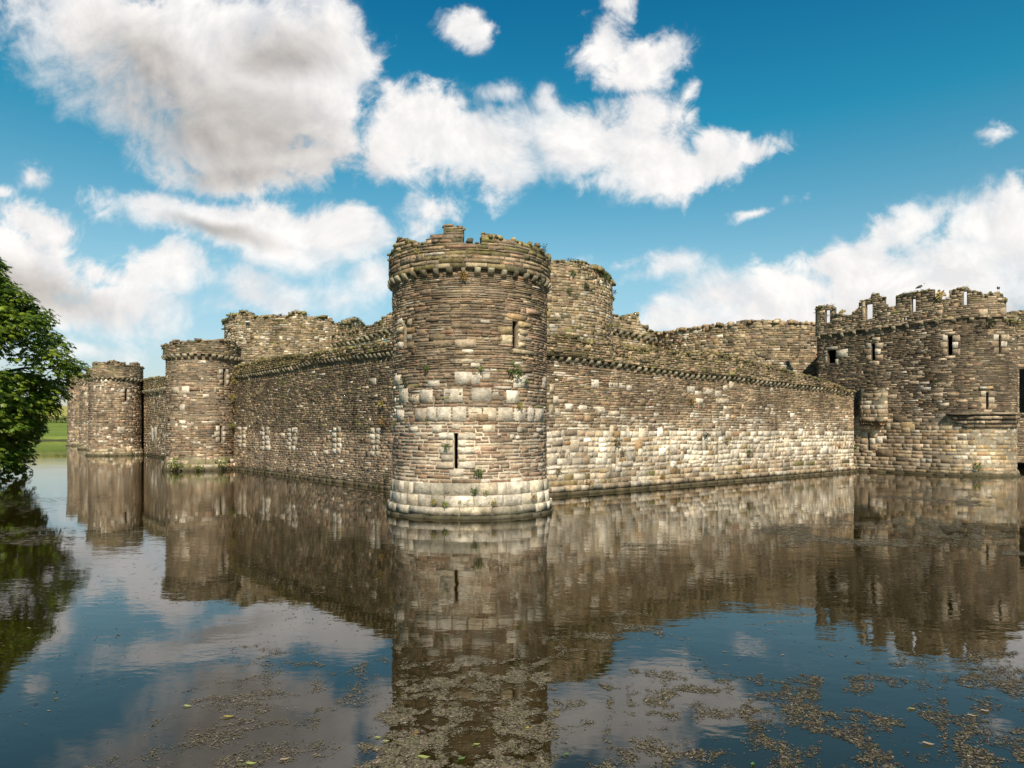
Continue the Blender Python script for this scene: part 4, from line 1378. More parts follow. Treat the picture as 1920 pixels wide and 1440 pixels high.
M_WATER, t_, b_ = new_mat('moat_water')
tcn = t_.add('ShaderNodeTexCoord')
p_ = tcn.outputs['Object']
t_.set(b_.inputs['Base Color'], t_.mix(t_.smooth(t_.noise(p_, .12, 3, .5), .35, .65), (.013, .009, .0016), (.023, .016, .003)))
b_.inputs['Roughness'].default_value = 0.022
b_.inputs['IOR'].default_value = 1.62
b_.inputs['Specular IOR Level'].default_value = 0.5
pm = t_.mapping(p_, rot=(0, 0, .3), scale=(1.0, 1.7, 1.0))
h1 = t_.noise(pm, 1.1, 3, .5)
h2 = t_.noise(pm, 5.0, 3, .5)
calm = t_.smooth(t_.noise(p_, .07, 3, .5), .40, .62, .25, 1.0)
bp_ = t_.add('ShaderNodeBump')
bp_.inputs['Strength'].default_value = 1.0
bp_.inputs['Distance'].default_value = 0.0065
t_.set(bp_.inputs['Height'], t_.math('MULTIPLY', calm, t_.math('ADD', h1, t_.math('MULTIPLY', h2, .22))))
t_.l.new(bp_.outputs[0], b_.inputs['Normal'])
wme = mesh_from('water', [(-400, -6, 0), (120, -6, 0), (120, 235, 0), (-400, 235, 0)], [np.array([(0, 1, 2, 3)])], [M_WATER])
tag(link('water', wme), 'still brown moat water mirroring walls and clouds', 'water', kind='structure')


# ------------------------------------------------------------------ leaves and plants
def leaf_material(name, gloss=.4, trans=.35):
    m, t, b = new_mat(name)
    at = t.add('ShaderNodeAttribute', attribute_name='Col')
    t.set(b.inputs['Base Color'], at.outputs['Color'])
    b.inputs['Roughness'].default_value = gloss
    b.inputs['Specular IOR Level'].default_value = 0.35
    tr = t.add('ShaderNodeBsdfTranslucent')
    t.set(tr.inputs['Color'], t.mix(1.0, at.outputs['Color'], (1.5, 1.6, .7), 'MULTIPLY'))
    mx = t.add('ShaderNodeMixShader')
    mx.inputs[0].default_value = trans
    t.l.new(b.outputs[0], mx.inputs[1])
    t.l.new(tr.outputs[0], mx.inputs[2])
    t.l.new(mx.outputs[0], t.n['Material Output'].inputs[0])
    return m


M_LEAF = leaf_material('chestnut_leaf')
M_TUFT = leaf_material('wall_plant_leaf', .6, .25)
M_BARK, t_, b_ = new_mat('bark')
tcn = t_.add('ShaderNodeTexCoord')
nb = t_.noise(t_.mapping(tcn.outputs['Object'], scale=(1, 1, .2)), 9, 6, .65)
t_.set(b_.inputs['Base Color'], t_.mix(nb, (.035, .026, .018), (.13, .10, .075)))
b_.inputs['Roughness'].default_value = .95
bp_ = t_.add('ShaderNodeBump')
bp_.inputs['Distance'].default_value = .05
t_.set(bp_.inputs['Height'], nb)
t_.l.new(bp_.outputs[0], b_.inputs['Normal'])


def kites(base, axis_, nrm, ln, wd, droop=0.15):
    """leaf blades: base points, unit axes, unit normals, lengths, widths -> verts, quads"""
    side = np.cross(axis_, nrm)
    side /= np.maximum(np.linalg.norm(side, axis=1, keepdims=True), 1e-6)
    ln, wd = ln[:, None], wd[:, None]
    mid = base + axis_ * ln * .62
    tip = base + axis_ * ln - nrm * ln * droop
    a = mid + side * wd * .5 - nrm * wd * .18
    b = mid - side * wd * .5 - nrm * wd * .18
    V = np.stack([base, a, tip, b], 1).reshape(-1, 3)
    n = len(base)
    return V, np.arange(4 * n).reshape(n, 4)


def unit(v):
    return v / np.maximum(np.linalg.norm(v, axis=-1, keepdims=True), 1e-9)


def tube(pts, rad, sides=8):
    pts = np.asarray(pts, float)
    V, Fq = [], []
    n = len(pts)
    for i in range(n):
        d = unit(pts[min(i + 1, n - 1)] - pts[max(i - 1, 0)])
        u = unit(np.cross(d, (0.3, 1, 0.2)))
        v = np.cross(d, u)
        a = np.linspace(0, 2 * math.pi, sides, endpoint=False)
        V.append(pts[i] + rad[i] * (np.cos(a)[:, None] * u + np.sin(a)[:, None] * v))
    for i in range(n - 1):
        for k in range(sides):
            Fq.append((i * sides + k, i * sides + (k + 1) % sides, (i + 1) * sides + (k + 1) % sides, (i + 1) * sides + k))
    return np.concatenate(V), np.array(Fq)


def build_tree():
    org = np.array((-37.5, 44.0, 1.2))
    t = thing('chestnut_tree', 'big leafy broadleaf tree hanging low over the water at the left edge', 'tree', tuple(org))
    rng = np.random.default_rng(301)
    zk = np.array([.2, .7, 1.4, 2.2, 3.2, 4.2, 5.6, 7.2, 8.8, 10.6, 12.6, 14.4, 16.6, 18.6, 19.4])
    rk = np.array([8.2, 9.0, 8.3, 7.7, 8.7, 8.5, 8.8, 9.6, 9.2, 8.0, 6.2, 4.3, 2.2, .6, .2]) * .765
    lobes = []
    for k in range(430):
        z = rng.uniform(.3, 18.6)
        a = rng.normal(-.45, .75) if k < 360 else rng.uniform(-math.pi, math.pi)   # mostly over the water
        if z < 3.0 and abs(a + .25) > 1.3:
            continue
        r = np.interp(z, zk, rk) * rng.uniform(.74, 1.0) * (.78 + .42 * float(fbm(np.array(a * 2.2 + 9), np.array(z * .55), 33, 2))) - .45
        lobes.append((org[0] + r * math.cos(a), org[1] + r * math.sin(a), z, rng.uniform(.6, 1.5), a))
    B, A, N, LN, WD, C = [], [], [], [], [], []
    greens = np.array([(.065, .115, .013), (.11, .17, .018), (.16, .21, .022), (.20, .235, .028), (.27, .28, .04)])
    for (x, y, z, r, a) in lobes:
        n = int(105 * (r / 1.1) ** 2)
        d = unit(rng.normal(0, 1, (n, 3)) + np.array([.55 * math.cos(a), .55 * math.sin(a), .55]))
        p = np.array([x, y, z]) + d * np.array([r, r, r * .62]) * rng.uniform(.55, 1.08, (n, 1))
        out = unit(d * np.array([1, 1, .5]) + rng.normal(0, .35, (n, 3)) + np.array([0, 0, -.35]))
        nr = unit(np.array([0, 0, 1.0]) + d * .55 + rng.normal(0, .28, (n, 3)))
        out = unit(out - nr * (out * nr).sum(1, keepdims=True))
        keep = p[:, 2] > .12
        p, out, nr = p[keep], out[keep], nr[keep]
        n = len(p)
        shade = np.clip(rng.normal(1.3 + 1.1 * rng.random(), .75, n), 0, 3.99)
        ci = greens[shade.astype(int)] * np.exp(rng.normal(0, .18, (n, 1)))
        size = rng.uniform(.75, 1.25, n)
        sd = np.cross(out, nr)
        for ang, k in ((-1.15, .72), (-.55, .95), (0, 1.0), (.55, .95), (1.15, .72)):
            ax = unit(out * math.cos(ang) + sd * math.sin(ang) - nr * .12)
            B.append(p)
            A.append(ax)
            N.append(nr)
            LN.append(.255 * size * k)
            WD.append(.098 * size * k)
            C.append(ci)
    V, Q = kites(np.concatenate(B), np.concatenate(A), np.concatenate(N), np.concatenate(LN), np.concatenate(WD), .22)
    me = mesh_from('crown', V - org, [Q], [M_LEAF], col=np.repeat(np.concatenate(C), 4, 0))
    link('crown', me, t)
    v, f = tube(np.array([(0, 0, -1.2), (.1, 0, .6), (.25, -.1, 2.5), (.2, .1, 6), (-.1, .2, 10), (.2, 0, 14.5)]), [.85, .62, .52, .42, .28, .08], 12)
    link('trunk', mesh_from('trunk', v, [f], [M_BARK], smooth=True), t)
    for k in range(16):
        x, y, z, r, a = lobes[k * 11]
        e = np.array([x, y, z]) - org
        z0 = max(1.4, min(12.5, e[2] * .62))
        s = np.array([.2, .05, z0])
        m1, m2 = s * .66 + e * .34 + (0, 0, .9), s * .3 + e * .7 + (0, 0, .7)
        v, f = tube(np.array([s, m1, m2, e]), [.2, .14, .08, .03], 7)
        link('branch', mesh_from('branch', v, [f], [M_BARK], smooth=True), t)


build_tree()

PAL_G = np.array([(.055, .095, .018), (.08, .13, .025), (.035, .065, .014), (.11, .15, .035)])
PAL_LIME = np.array([(.20, .22, .04), (.15, .18, .035), (.24, .24, .06), (.10, .14, .03)])
PAL_DRY = np.array([(.34, .20, .055), (.27, .15, .04), (.40, .27, .09), (.20, .13, .04)])
PAL_YEL = np.array([(.34, .26, .06), (.26, .22, .05), (.20, .19, .05), (.38, .28, .09)])
PAL_STRAW = np.array([(.50, .36, .15), (.42, .30, .12), (.56, .42, .20)])
PAL_DK = np.array([(.028, .042, .012), (.045, .06, .018), (.02, .03, .01), (.06, .075, .022)])
PAL_BR = np.array([(.13, .095, .03), (.09, .07, .025), (.17, .125, .045), (.10, .09, .03)])


def tuft_arrays(rng, c, n_out, size, pal, count, hang=.2, leaf=.3):
    """a springing clump of small leaves rooted at c and growing outward"""
    d = unit(rng.normal(0, .62, (count, 3)) + np.asarray(n_out) * .75 + np.array([0, 0, .35 - hang]))
    r = size * rng.uniform(.15, 1.0, (count, 1)) ** .7
    base = np.asarray(c) + d * r * np.array([.85, .85, .8])
    ax = unit(d + rng.normal(0, .5, (count, 3)))
    nr = unit(np.array([0, 0, .8]) + np.asarray(n_out) * .6 + rng.normal(0, .5, (count, 3)))
    ax = unit(ax - nr * (ax * nr).sum(1, keepdims=True) * .7)
    ln = size * leaf * rng.uniform(.6, 1.4, count)
    V, Q = kites(base, ax, nr, ln, ln * rng.uniform(.4, .75, count), .25)
    return V, Q, np.repeat(pick(rng, pal, count, .25), 4, 0)


def plant(name, label, cat, path, px, py, w, pal, d=.03, count=70, hang=.25, leaf=.3, off=0.0, group=None):
    s, Y = path.hit(px, off)
    z = PZ(py, Y)
    c = path.pos(np.array([s]), np.array([z]), np.array([off + d]))[0]
    n = np.array([np.interp(s, path.S, path.NX), np.interp(s, path.S, path.NY), 0])
    rng = np.random.default_rng(int(px * 7 + py))
    size = w / F * Y * .62
    V, Q, C = tuft_arrays(rng, (0, 0, 0), n, size, pal, count, hang, leaf)
    st_v, st_f = tube(np.array([-n * .06, n * .02, n * .05 + np.array([0, 0, size * .4])]), [.012, .01, .004], 5)
    VV = np.concatenate([V, st_v])
    CC = np.concatenate([C, np.tile((.06, .05, .025), (len(st_v), 1))])
    o = link(name, mesh_from(name, VV, [Q, st_f + len(V)], [M_TUFT], col=CC), None, tuple(c))
    return tag(o, label, cat, group)


W = 'wall_plant'
PLANTS = [
    (PATH_CORNER, 962, 694, 30, PAL_G, 'largest bright green plant on the corner tower, above the big round pale stone', 0),
    (PATH_CORNER, 984, 716, 14, PAL_G, 'small green plant just right of the big round pale stone on the corner tower', 0),
    (PATH_CORNER, 901, 691, 13, PAL_LIME, 'yellowish plant at the right top corner of the topmost large pale block', 0),
    (PATH_CORNER, 802, 690, 15, PAL_G, 'green plant on the brown courses above the left pale blocks of the corner tower', 0),
    (PATH_CORNER, 762, 713, 20, PAL_DK, 'dark green plant above two pale blocks near the left side of the corner tower', 0),
    (PATH_CORNER, 870, 519, 19, PAL_DRY, 'rusty orange tuft hanging under the corbels of the corner tower', .05),
    (PATH_CORNER, 971, 761, 17, PAL_YEL, 'yellow-brown plant just above the right end of the pale block band', 0),
    (PATH_CORNER, 742, 793, 12, PAL_LIME, 'lime green plant at the left edge of the corner tower below the pale band', 0),
    (PATH_CORNER, 764, 788, 9, PAL_YEL, 'small yellowish plant on the left end of the pale block band', 0),
    (PATH_CORNER, 801, 787, 10, PAL_LIME, 'small lime plant on the lower edge of the second pale band block', 0),
    (PATH_CORNER, 838, 838, 14, PAL_G, 'green plant on the pale stones left of the low arrow slit', 0),
    (PATH_CORNER, 897, 884, 19, PAL_G, 'green plant on reddish stone right of and below the low arrow slit', 0),
    (PATH_CORNER, 891, 920, 15, PAL_G, 'green plant in the joint along the top of the corner tower plinth', .09),
    (PATH_CORNER, 911, 922, 11, PAL_LIME, 'yellow-green plant on the plinth top, right beside a greener one', .09),
    (PATH_CORNER, 815, 941, 14, PAL_YEL, 'yellow plant, leftmost of the row sprouting along the plinth', .14),
    (PATH_CORNER, 836, 945, 15, PAL_LIME, 'bright lime plant in the plinth row, next to the yellow leftmost one', .14),
    (PATH_CORNER, 863, 941, 9, PAL_YEL, 'tiny yellow plant in the middle of the plinth below the low slit', .14),
    (PATH_CORNER, 925, 942, 15, PAL_YEL, 'yellow spreading plant on the plinth between the middle and the right side', .14),
    (PATH_CORNER, 998, 932, 13, PAL_DRY, 'orange plant near the right end of the plinth of the corner tower', .14),
    (PATH_CORNER, 977, 917, 10, PAL_YEL, 'small brown-yellow plant on the top edge of the plinth, far right', .09),
    (PATH_CORNER, 785, 472, 13, PAL_YEL, 'pale yellow tuft on the broken left battlement of the corner tower', .25),
    (PATH_CORNER, 1013, 505, 14, PAL_DK, 'dark plant among the rightmost corbels of the corner tower', .25),
    (PATH_RIGHT, 1045, 883, 14, PAL_BR, 'brown-green tuft on pale blocks, first beside the corner tower, low on the right wall', 0),
    (PATH_RIGHT, 1100, 904, 19, PAL_DRY, 'orange tuft just above the ledge of the right wall, nearest the corner tower', .05),
    (PATH_RIGHT, 1155, 829, 18, PAL_BR, 'brown moss clump on the seam at the top of the pale blocks, right wall', 0),
    (PATH_RIGHT, 1165, 846, 12, PAL_BR, 'smaller brown moss clump right below another on the pale seam', 0),
    (PATH_RIGHT, 1294, 752, 17, PAL_DRY, 'orange tuft high on the right wall beneath a patch of pale stones', 0),
    (PATH_RIGHT, 1321, 815, 15, PAL_DK, 'dark plant at the top of the pale courses, middle of the right wall', 0),
    (PATH_RIGHT, 1361, 826, 13, PAL_YEL, 'yellow-brown tuft on pale blocks just left of a thin vertical slit', 0),
    (PATH_RIGHT, 1401, 847, 15, PAL_G, 'green plant on pale blocks in the far half of the right wall', 0),
    (PATH_RIGHT, 1382, 881, 14, PAL_YEL, 'yellow tuft above the ledge in the far half of the right wall', .05),
    (PATH_RIGHT, 1240, 893, 14, PAL_DRY, 'rusty tuft above the ledge at the middle of the right wall', .05),
    (PATH_GATE, 1598, 842, 20, PAL_G, 'bright green fern in the angle where the right wall meets the gate tower', .2),
    (PATH_GATE, 1832, 873, 15, PAL_G, 'round green bush low on the orange blocks of the gate tower', .05),
    (PATH_GATE, 1757, 716, 12, PAL_DK, 'dark green plant in the middle of the gate tower', .02),
    (PATH_GATE, 1838, 605, 12, PAL_DK, 'dark green plant under the string course, left one of a pair', .05),
    (PATH_GATE, 1858, 603, 18, PAL_DK, 'larger dark green plant under the string course, right one of a pair', .05),
    (PATH_LEFT, 531, 711, 11, PAL_LIME, 'yellow-green plant high on the dark left wall under the corbels', 0),
    (PATH_LEFT, 680, 826, 12, PAL_DK, 'dark plant between the two right-hand blocked loops of the left wall', 0),
    (PATH_LEFT, 557, 853, 11, PAL_G, 'green plant below the middle blocked loop of the left wall', 0),
    (PATH_LEFT, 727, 893, 16, PAL_DK, 'dark green plant low on the left wall, close against the corner tower', .05),
    (PATH_LEFT, 722, 790, 17, PAL_DRY, 'orange tuft on the dark left wall close beside the corner tower', .02),
    (PATH_LEFT, 718, 757, 16, PAL_YEL, 'yellowish tuft on the left wall, above an orange one near the corner tower', .02),
    (PATH_LEFT, 498, 877, 11, PAL_G, 'green plant just above the water on the left half of the dark wall', .08),
    (PATH_T2, 333, 868, 28, PAL_LIME, 'mossy yellow-green clump spreading on the left foot of the two-slit round tower', .28),
    (PATH_T2, 372, 874, 18, PAL_LIME, 'mossy clump at the middle of the foot of the two-slit round tower', .3),
    (PATH_T2, 414, 866, 24, PAL_LIME, 'mossy clump on the right foot of the two-slit round tower', .28),
    (PATH_T2, 432, 798, 15, PAL_LIME, 'yellow-green clump in the angle right of the lower slit, two-slit tower', .05),
    (PATH_T2, 433, 745, 15, PAL_YEL, 'yellowish clump in the angle between the two-slit tower and the dark wall', .05),
    (PATH_T2, 434, 712, 17, PAL_YEL, 'yellow clump in the angle high up beside the upper slit', .05),
]
for (pth, x, y, w, pal, lab, off) in PLANTS:
    plant(W, lab, 'plant', pth, x, y, w, pal, count=(90 if w > 12 else 50) + (70 if pth is PATH_T2 else 0), off=off, leaf=.2 if pth is PATH_T2 else .3)
for (x, y, w, pal, lab) in ((1131, 519, 20, PAL_G, 'green bush on the upper right side of the plant-tufted drum tower'), (1072, 513, 13, PAL_G, 'green tuft near the top middle of the plant-tufted drum tower'),
                            (1097, 535, 14, PAL_DK, 'dark tuft in the middle of the plant-tufted drum tower'), (1066, 545, 12, PAL_G, 'green tuft left of centre on the plant-tufted drum tower'),
                            (1137, 610, 13, PAL_LIME, 'yellow-green tuft low on the right side of the plant-tufted drum tower'), (1150, 548, 13, PAL_DK, 'dark tuft on the right edge of the plant-tufted drum tower')):
    plant(W, lab, 'plant', IT_A[1], x, y, w, pal, count=90)
plant('grass_tuft', 'dry straw-coloured grass tuft in the gap between two merlons of the gate tower', 'plant', PATH_GATE, 1764, 557, 17, PAL_STRAW, off=-.15, count=110, hang=-.5, leaf=.55)
plant('grass_tuft', 'dry golden grass tuft between the two leftmost merlons of the gate tower', 'plant', PATH_GATE, 1580, 589, 11, PAL_STRAW, off=-.15, count=80, hang=-.5, leaf=.6)


def twig_plant():
    s, Y = PATH_CORNER.hit(1021, .1)
    c = PATH_CORNER.pos(np.array([s]), np.array([PZ(486, Y)]), np.array([.0]))[0]
    rng = np.random.default_rng(77)
    t = thing('shrub', 'thin leafy shrub growing upright on the right battlement of the corner tower', 'plant', tuple(c))
    V, Fs, k = [], [], 0
    LV, LQ, LC, lk = [], [], [], 0
    for i in range(7):
        a = rng.uniform(0, 6.28)
        e = np.array([math.cos(a) * .16, math.sin(a) * .16, rng.uniform(.25, .62)])
        v, f = tube(np.array([(0, 0, -.1), e * .5 + (0, 0, .05), e]), [.008, .006, .003], 5)
        V.append(v)
        Fs.append(f + k)
        k += len(v)
        for q in np.linspace(.3, 1, 6):
            lv, lq, lc = tuft_arrays(rng, e * q, (0, 0, .6), .06, PAL_DK, 5, 0, .9)
            LV.append(lv)
            LQ.append(lq + lk)
            LC.append(lc)
            lk += len(lv)
    link('stem', mesh_from('stem', np.concatenate(V), Fs, [M_BARK]), t)
    link('foliage', mesh_from('foliage', np.concatenate(LV), LQ, [M_TUFT], col=np.concatenate(LC)), t)


twig_plant()


def wall_moss():
    rng = np.random.default_rng(401)
    LV, LQ, LC, k = [], [], [], 0

    def sow(path, top, s0, s1, n, d0, dmax, size, pals, drop=.5):
        nonlocal k
        for _ in range(n):
            s = rng.uniform(s0, s1)
            if fbm(np.array([s * .55]), np.array([d0 * 3.1]), 55, 2)[0] < .42:
                continue
            d = d0 + .03 - dmax * rng.random() ** 2
            z = float(top(np.array([s]))[0]) - (abs(rng.normal(0, drop)) if d > d0 - .1 else -.02)
            c = path.pos(np.array([s]), np.array([z]), np.array([d]))[0]
            n_ = np.array([np.interp(s, path.S, path.NX), np.interp(s, path.S, path.NY), 0])
            v, q, c_ = tuft_arrays(rng, c, n_ * .6 + (0, 0, .5), rng.uniform(*size), pals[rng.integers(len(pals))], 14, .1, .5)
            LV.append(v)
            LQ.append(q + k)
            LC.append(c_)
            k += len(v)
    sow(PATH_LEFT, TOP_LEFT, 1, PATH_LEFT.L - 3, 1500, .2, .7, (.06, .16), (PAL_BR, PAL_BR, PAL_DK, PAL_YEL, PAL_DRY), .28)
    sow(PATH_RIGHT, TOP_RIGHT, 3, PATH_RIGHT.L - .5, 1150, .2, .7, (.05, .14), (PAL_BR, PAL_BR, PAL_DRY, PAL_YEL, PAL_G), .30)
    sow(IT_A[1], IT_A[2], 0, IT_A[1].L, 420, .05, .9, (.10, .28), (PAL_G, PAL_BR, PAL_DK), .8)
    sow(IT_B[1], IT_B[2], 0, IT_B[1].L, 420, .05, .9, (.12, .34), (PAL_BR, PAL_DK, PAL_BR), .5)
    sow(PATH_GATE, TOP_GATE, 3, PATH_GATE.L - 8, 330, .14, .4, (.06, .16), (PAL_BR, PAL_YEL, PAL_DK), .25)
    o = link('moss', mesh_from('moss', np.concatenate(LV), LQ, [M_TUFT], col=np.concatenate(LC)))
    tag(o, 'brown and yellow moss and weeds matted along the wall tops', 'moss', kind='stuff')


wall_moss()


def far_hedge():
    rng = np.random.default_rng(411)
    LV, LQ, LC, k = [], [], [], 0
    org = np.array([-236.0, 332.0, 0])
    for i in range(150):
        x = -275 + i * .62 + rng.normal(0, .4)
        y = 332 + rng.normal(0, .8)
        c = np.array([x, y, float(ground_height(np.array(x), np.array(y))) + rng.uniform(.5, 2.0)])
        v, q, c_ = tuft_arrays(rng, c - org, (0, -.4, .5), rng.uniform(1.2, 2.4), PAL_DK if rng.random() < .6 else PAL_G, 40, .1, .4)
        LV.append(v)
        LQ.append(q + k)
        LC.append(c_)
        k += len(v)
    o = link('hedge', mesh_from('hedge', np.concatenate(LV), LQ, [M_TUFT], col=np.concatenate(LC)), None, tuple(org))
    tag(o, 'dark hedge line across the green slope beyond the far water', 'hedge', kind='thing')


far_hedge()

# ------------------------------------------------------------------ what floats on the moat
M_WEED, t_, b_ = new_mat('floating_weed')
at_ = t_.add('ShaderNodeAttribute', attribute_name='Col')
t_.set(b_.inputs['Base Color'], at_.outputs['Color'])
b_.inputs['Roughness'].default_value = .75
b_.inputs['Specular IOR Level'].default_value = .25


def WY(py):
    return F * EYE / (py - HZ)


def floating_weed():
    rng = np.random.default_rng(501)
    P, S, C, E = [], [], [], []
    tan = np.array([(.22, .165, .11), (.17, .125, .085), (.30, .235, .17), (.13, .10, .065), (.19, .165, .075), (.13, .135, .05)])
    drk = np.array([(.05, .038, .022), (.085, .062, .036), (.035, .028, .018), (.11, .085, .045)])
    # world patches: x0, x1, y0, y1, tries, size lo/hi, clump scale, threshold, dark share, stretch
    patches = [(-1.45, .5, 5.2, 9.0, 34000, (.005, .016), 2.4, .415, .25, 1.3), (-3.9, -1.2, 5.2, 9.8, 15000, (.004, .012), 1.7, .55, .3, 1.3),
               (.3, 3.2, 5.2, 8.6, 20000, (.004, .014), 1.5, .535, .45, 1.3), (2.2, 6.8, 5.0, 8.9, 34000, (.004, .015), 1.6, .525, .65, 1.4),
               (4.6, 8.5, 7.6, 9.4, 9000, (.005, .017), 1.3, .52, .6, 1.5), (.2, 2.0, 8.6, 10.4, 5000, (.006, .018), 1.5, .53, .2, 1.4), (1.4, 3.6, 9.6, 11.6, 3500, (.006, .018), 1.3, .56, .25, 1.5),
               (-3.5, 7.0, 9.5, 16.0, 4000, (.006, .020), .8, .62, .2, 1.6), (6.5, 17.0, 17.5, 24.0, 26000, (.008, .030), .34, .55, .35, 2.4), (10.5, 18.0, 13.0, 18.5, 30000, (.008, .028), .42, .475, .4, 2.4),
               (2.5, 6.5, 15.5, 18.5, 2200, (.010, .03), .6, .57, .3, 2.2), (14, 29, 27, 43, 16000, (.02, .06), .25, .50, .45, 2.6), (-9, -2, 6, 14, 1500, (.006, .016), .9, .58, .4, 1.4),
               (-16, -9, 17.5, 21.5, 3500, (.010, .035), .5, .55, .5, 2.8), (-27, -12, 20, 33, 2200, (.015, .045), .3, .57, .5, 2.6), (-14, 18, 8, 30, 2600, (.008, .022), .2, .42, .3, 1.8)]
    for i, (x0, x1, y0, y1, n, sz, sc, th, dk, ex) in enumerate(patches):
        n = int(n * 2.6)
        if sz[1] < .018:
            sc, th = sc * 1.9, th + .012
        else:
            th = th + .02
        x, y = rng.uniform(x0, x1, n), rng.uniform(y0, y1, n)
        wx, wy = x + 1.1 / sc * (fbm(x * sc * .9, y * sc * .9, 81, 3) - .5) * 2, y + .8 / sc * (fbm(x * sc * .9 + 31, y * sc * .9, 82, 3) - .5) * 2
        rx_, ry_ = wx * .81 + wy * .59, (-wx * .59 + wy * .81) * 1.3
        lace = 1 - np.abs(fbm(rx_ * sc * 2.6, ry_ * sc * 2.6, 84 + i, 3) - .5) * 6
        a = fbm(rx_ * sc + i * 7, ry_ * sc, 60 + i, 4) + .10 * np.clip(lace, -1, 1) + .34 * (fbm(x * 9 / (y / 7), y * 13 / (y / 7), 70 + i, 3) - .5)
        edge = np.minimum(np.minimum(x - x0, x1 - x) / (.22 * (x1 - x0)), np.minimum(y - y0, y1 - y) / (.22 * (y1 - y0)))
        a = a - .22 * np.clip(1 - edge, 0, 1) ** 2
        k = (a + rng.normal(0, .05, n) + .10 * (fbm(x * 30 / (y / 7), y * 40 / (y / 7), 88, 2) - .5) > th + .045)
        x, y, a = x[k], y[k], a[k]
        n = len(x)
        P.append(np.stack([x, y, rng.uniform(.003, .007, n)], 1))
        S.append(.64 * rng.uniform(*sz, n) * (.7 + .9 * np.clip((a - th) * 4, 0, 1)))
        m = rng.random(n) < dk
        c = pick(rng, tan, n, .2)
        c[m] = pick(rng, drk, int(m.sum()), .25)
        C.append(c * .78)
        E.append(np.full(n, ex))
    P, S, C, E = map(np.concatenate, (P, S, C, E))
    n = len(P)
    ang = np.linspace(0, 2 * math.pi, 6, endpoint=False)[None] + rng.uniform(0, 6.28, (n, 1))
    rad = S[:, None] * rng.uniform(.25, 1.45, (n, 6))
    tw = rng.uniform(0, 6.28, n)
    E = E * np.where(rng.random(n) < .4, 1.8, 1.0)
    ux, uy = np.cos(ang) * rad * E[:, None], np.sin(ang) * rad / np.sqrt(E)[:, None]
    tw = np.where(P[:, 1] > 12, tw * .06, tw)
    ct, st_ = np.cos(tw)[:, None], np.sin(tw)[:, None]
    V = np.stack([P[:, :1] + ux * ct - uy * st_, P[:, 1:2] + ux * st_ + uy * ct, P[:, 2:3] + rng.uniform(0, .0022, (n, 6)) * (S[:, None] / .02).clip(0, 2)], -1)
    b = np.arange(n)[:, None] * 6
    Q = np.concatenate([b + np.array([[0, 1, 2, 3]]), b + np.array([[0, 3, 4, 5]])])
    o = link('floating_weed', mesh_from('floating_weed', V.reshape(-1, 3), [Q], [M_WEED], col=np.repeat(C, 6, 0)))
    tag(o, 'scattered tan and brown flecks of weed floating on the moat', 'water weed', kind='stuff')


floating_weed()


def floating_leaf(px, py, wpx, rot, colr, label):
    Y = WY(py)
    ln = wpx / F * Y
    u = np.linspace(0, 1, 9)
    w = np.sin(np.pi * u ** .85) * .24 * ln * (1 - .1 * u)
    cup = .05 * ln * np.cos(np.pi * u * 1.3)
    Lf = np.stack([u * ln - ln / 2, w, .012 * ln + cup + .006], 1)
    Md = np.stack([u * ln - ln / 2, 0 * u, cup * .5 + .004], 1)
    Rt = np.stack([u * ln - ln / 2, -w, .03 * ln + cup + .005], 1)
    V = np.concatenate([Lf, Md, Rt])
    V[:, 2] -= V[:, 2].min() - .008
    Q = [(i + 9, i + 10, i + 1, i) for i in range(8)] + [(i + 18, i + 19, i + 10, i + 9) for i in range(8)]
    rng = np.random.default_rng(int(px))
    col = np.tile(colr, (27, 1)) * np.exp(rng.normal(0, .12, (27, 1)))
    st, sf = tube(np.array([(-ln / 2, 0, .008), (-ln * .62, .01 * ln, .008), (-ln * .75, .05 * ln, .008)]), [.0025, .002, .002], 5)
    o = link('fallen_leaf', mesh_from('fallen_leaf', np.concatenate([V, st]), [np.array(Q), sf + 27], [M_TUFT], col=np.concatenate([col, np.tile(colr, (len(st), 1)) * .7])), None, (PX(px, Y), Y, 0), rot)
    tag(o, label, 'leaf', 'fallen leaves floating on the moat')


GRN, LIM, YLW, TANL, ORG = (.14, .24, .06), (.42, .44, .13), (.48, .36, .08), (.46, .34, .22), (.45, .20, .04)
for a in ((795, 1421, 25, .1, LIM, 'largest pale green leaf, floating left of a darker green one near the bottom'), (866, 1424, 19, .9, GRN, 'dark green leaf beside the largest pale green leaf near the bottom'),
          (894, 1397, 14, .5, LIM, 'round yellow-green leaf above the dark green one in the tower reflection'), (780, 1376, 13, .8, ORG, 'orange leaf in the dark reflection of the corner tower, left part'),
          (989, 1366, 13, 1.2, YLW, 'yellow leaf in the dark reflection of the corner tower, right part'), (724, 1391, 14, .4, LIM, 'pale lime leaf at the left border of the corner tower reflection'),
          (709, 1384, 12, .1, LIM, 'smaller pale lime leaf left of another at the border of the tower reflection'), (1710, 1330, 15, .2, YLW, 'bright yellow leaf floating in the weed at lower right'),
          (1847, 1334, 18, .1, TANL, 'pinkish tan leaf at lower right, nearest the right edge'), (1741, 1396, 22, -.2, TANL, 'long pale tan leaf below the bright yellow one at lower right'),
          (1411, 1434, 16, 1.1, GRN, 'green leaf at the very bottom, under the open sky reflection'), (1062, 1415, 13, .6, GRN, 'dull green leaf just right of the tower reflection, near the bottom'),
          (471, 1433, 21, .2, LIM, 'yellow-green leaf at the bottom left, under the big cloud reflection'), (429, 1345, 20, .4, YLW, 'curled yellow leaf in the weed at lower left'),
          (534, 1425, 20, .7, TANL, 'pale brown leaf at the bottom left, right of a yellow-green one'), (352, 1325, 16, .0, LIM, 'thin pale leaf at the left margin of the weed at lower left'),
          (1823, 1343, 18, -.1, TANL, 'pale leaf just left of the pinkish tan one at lower right')):
    floating_leaf(*a)


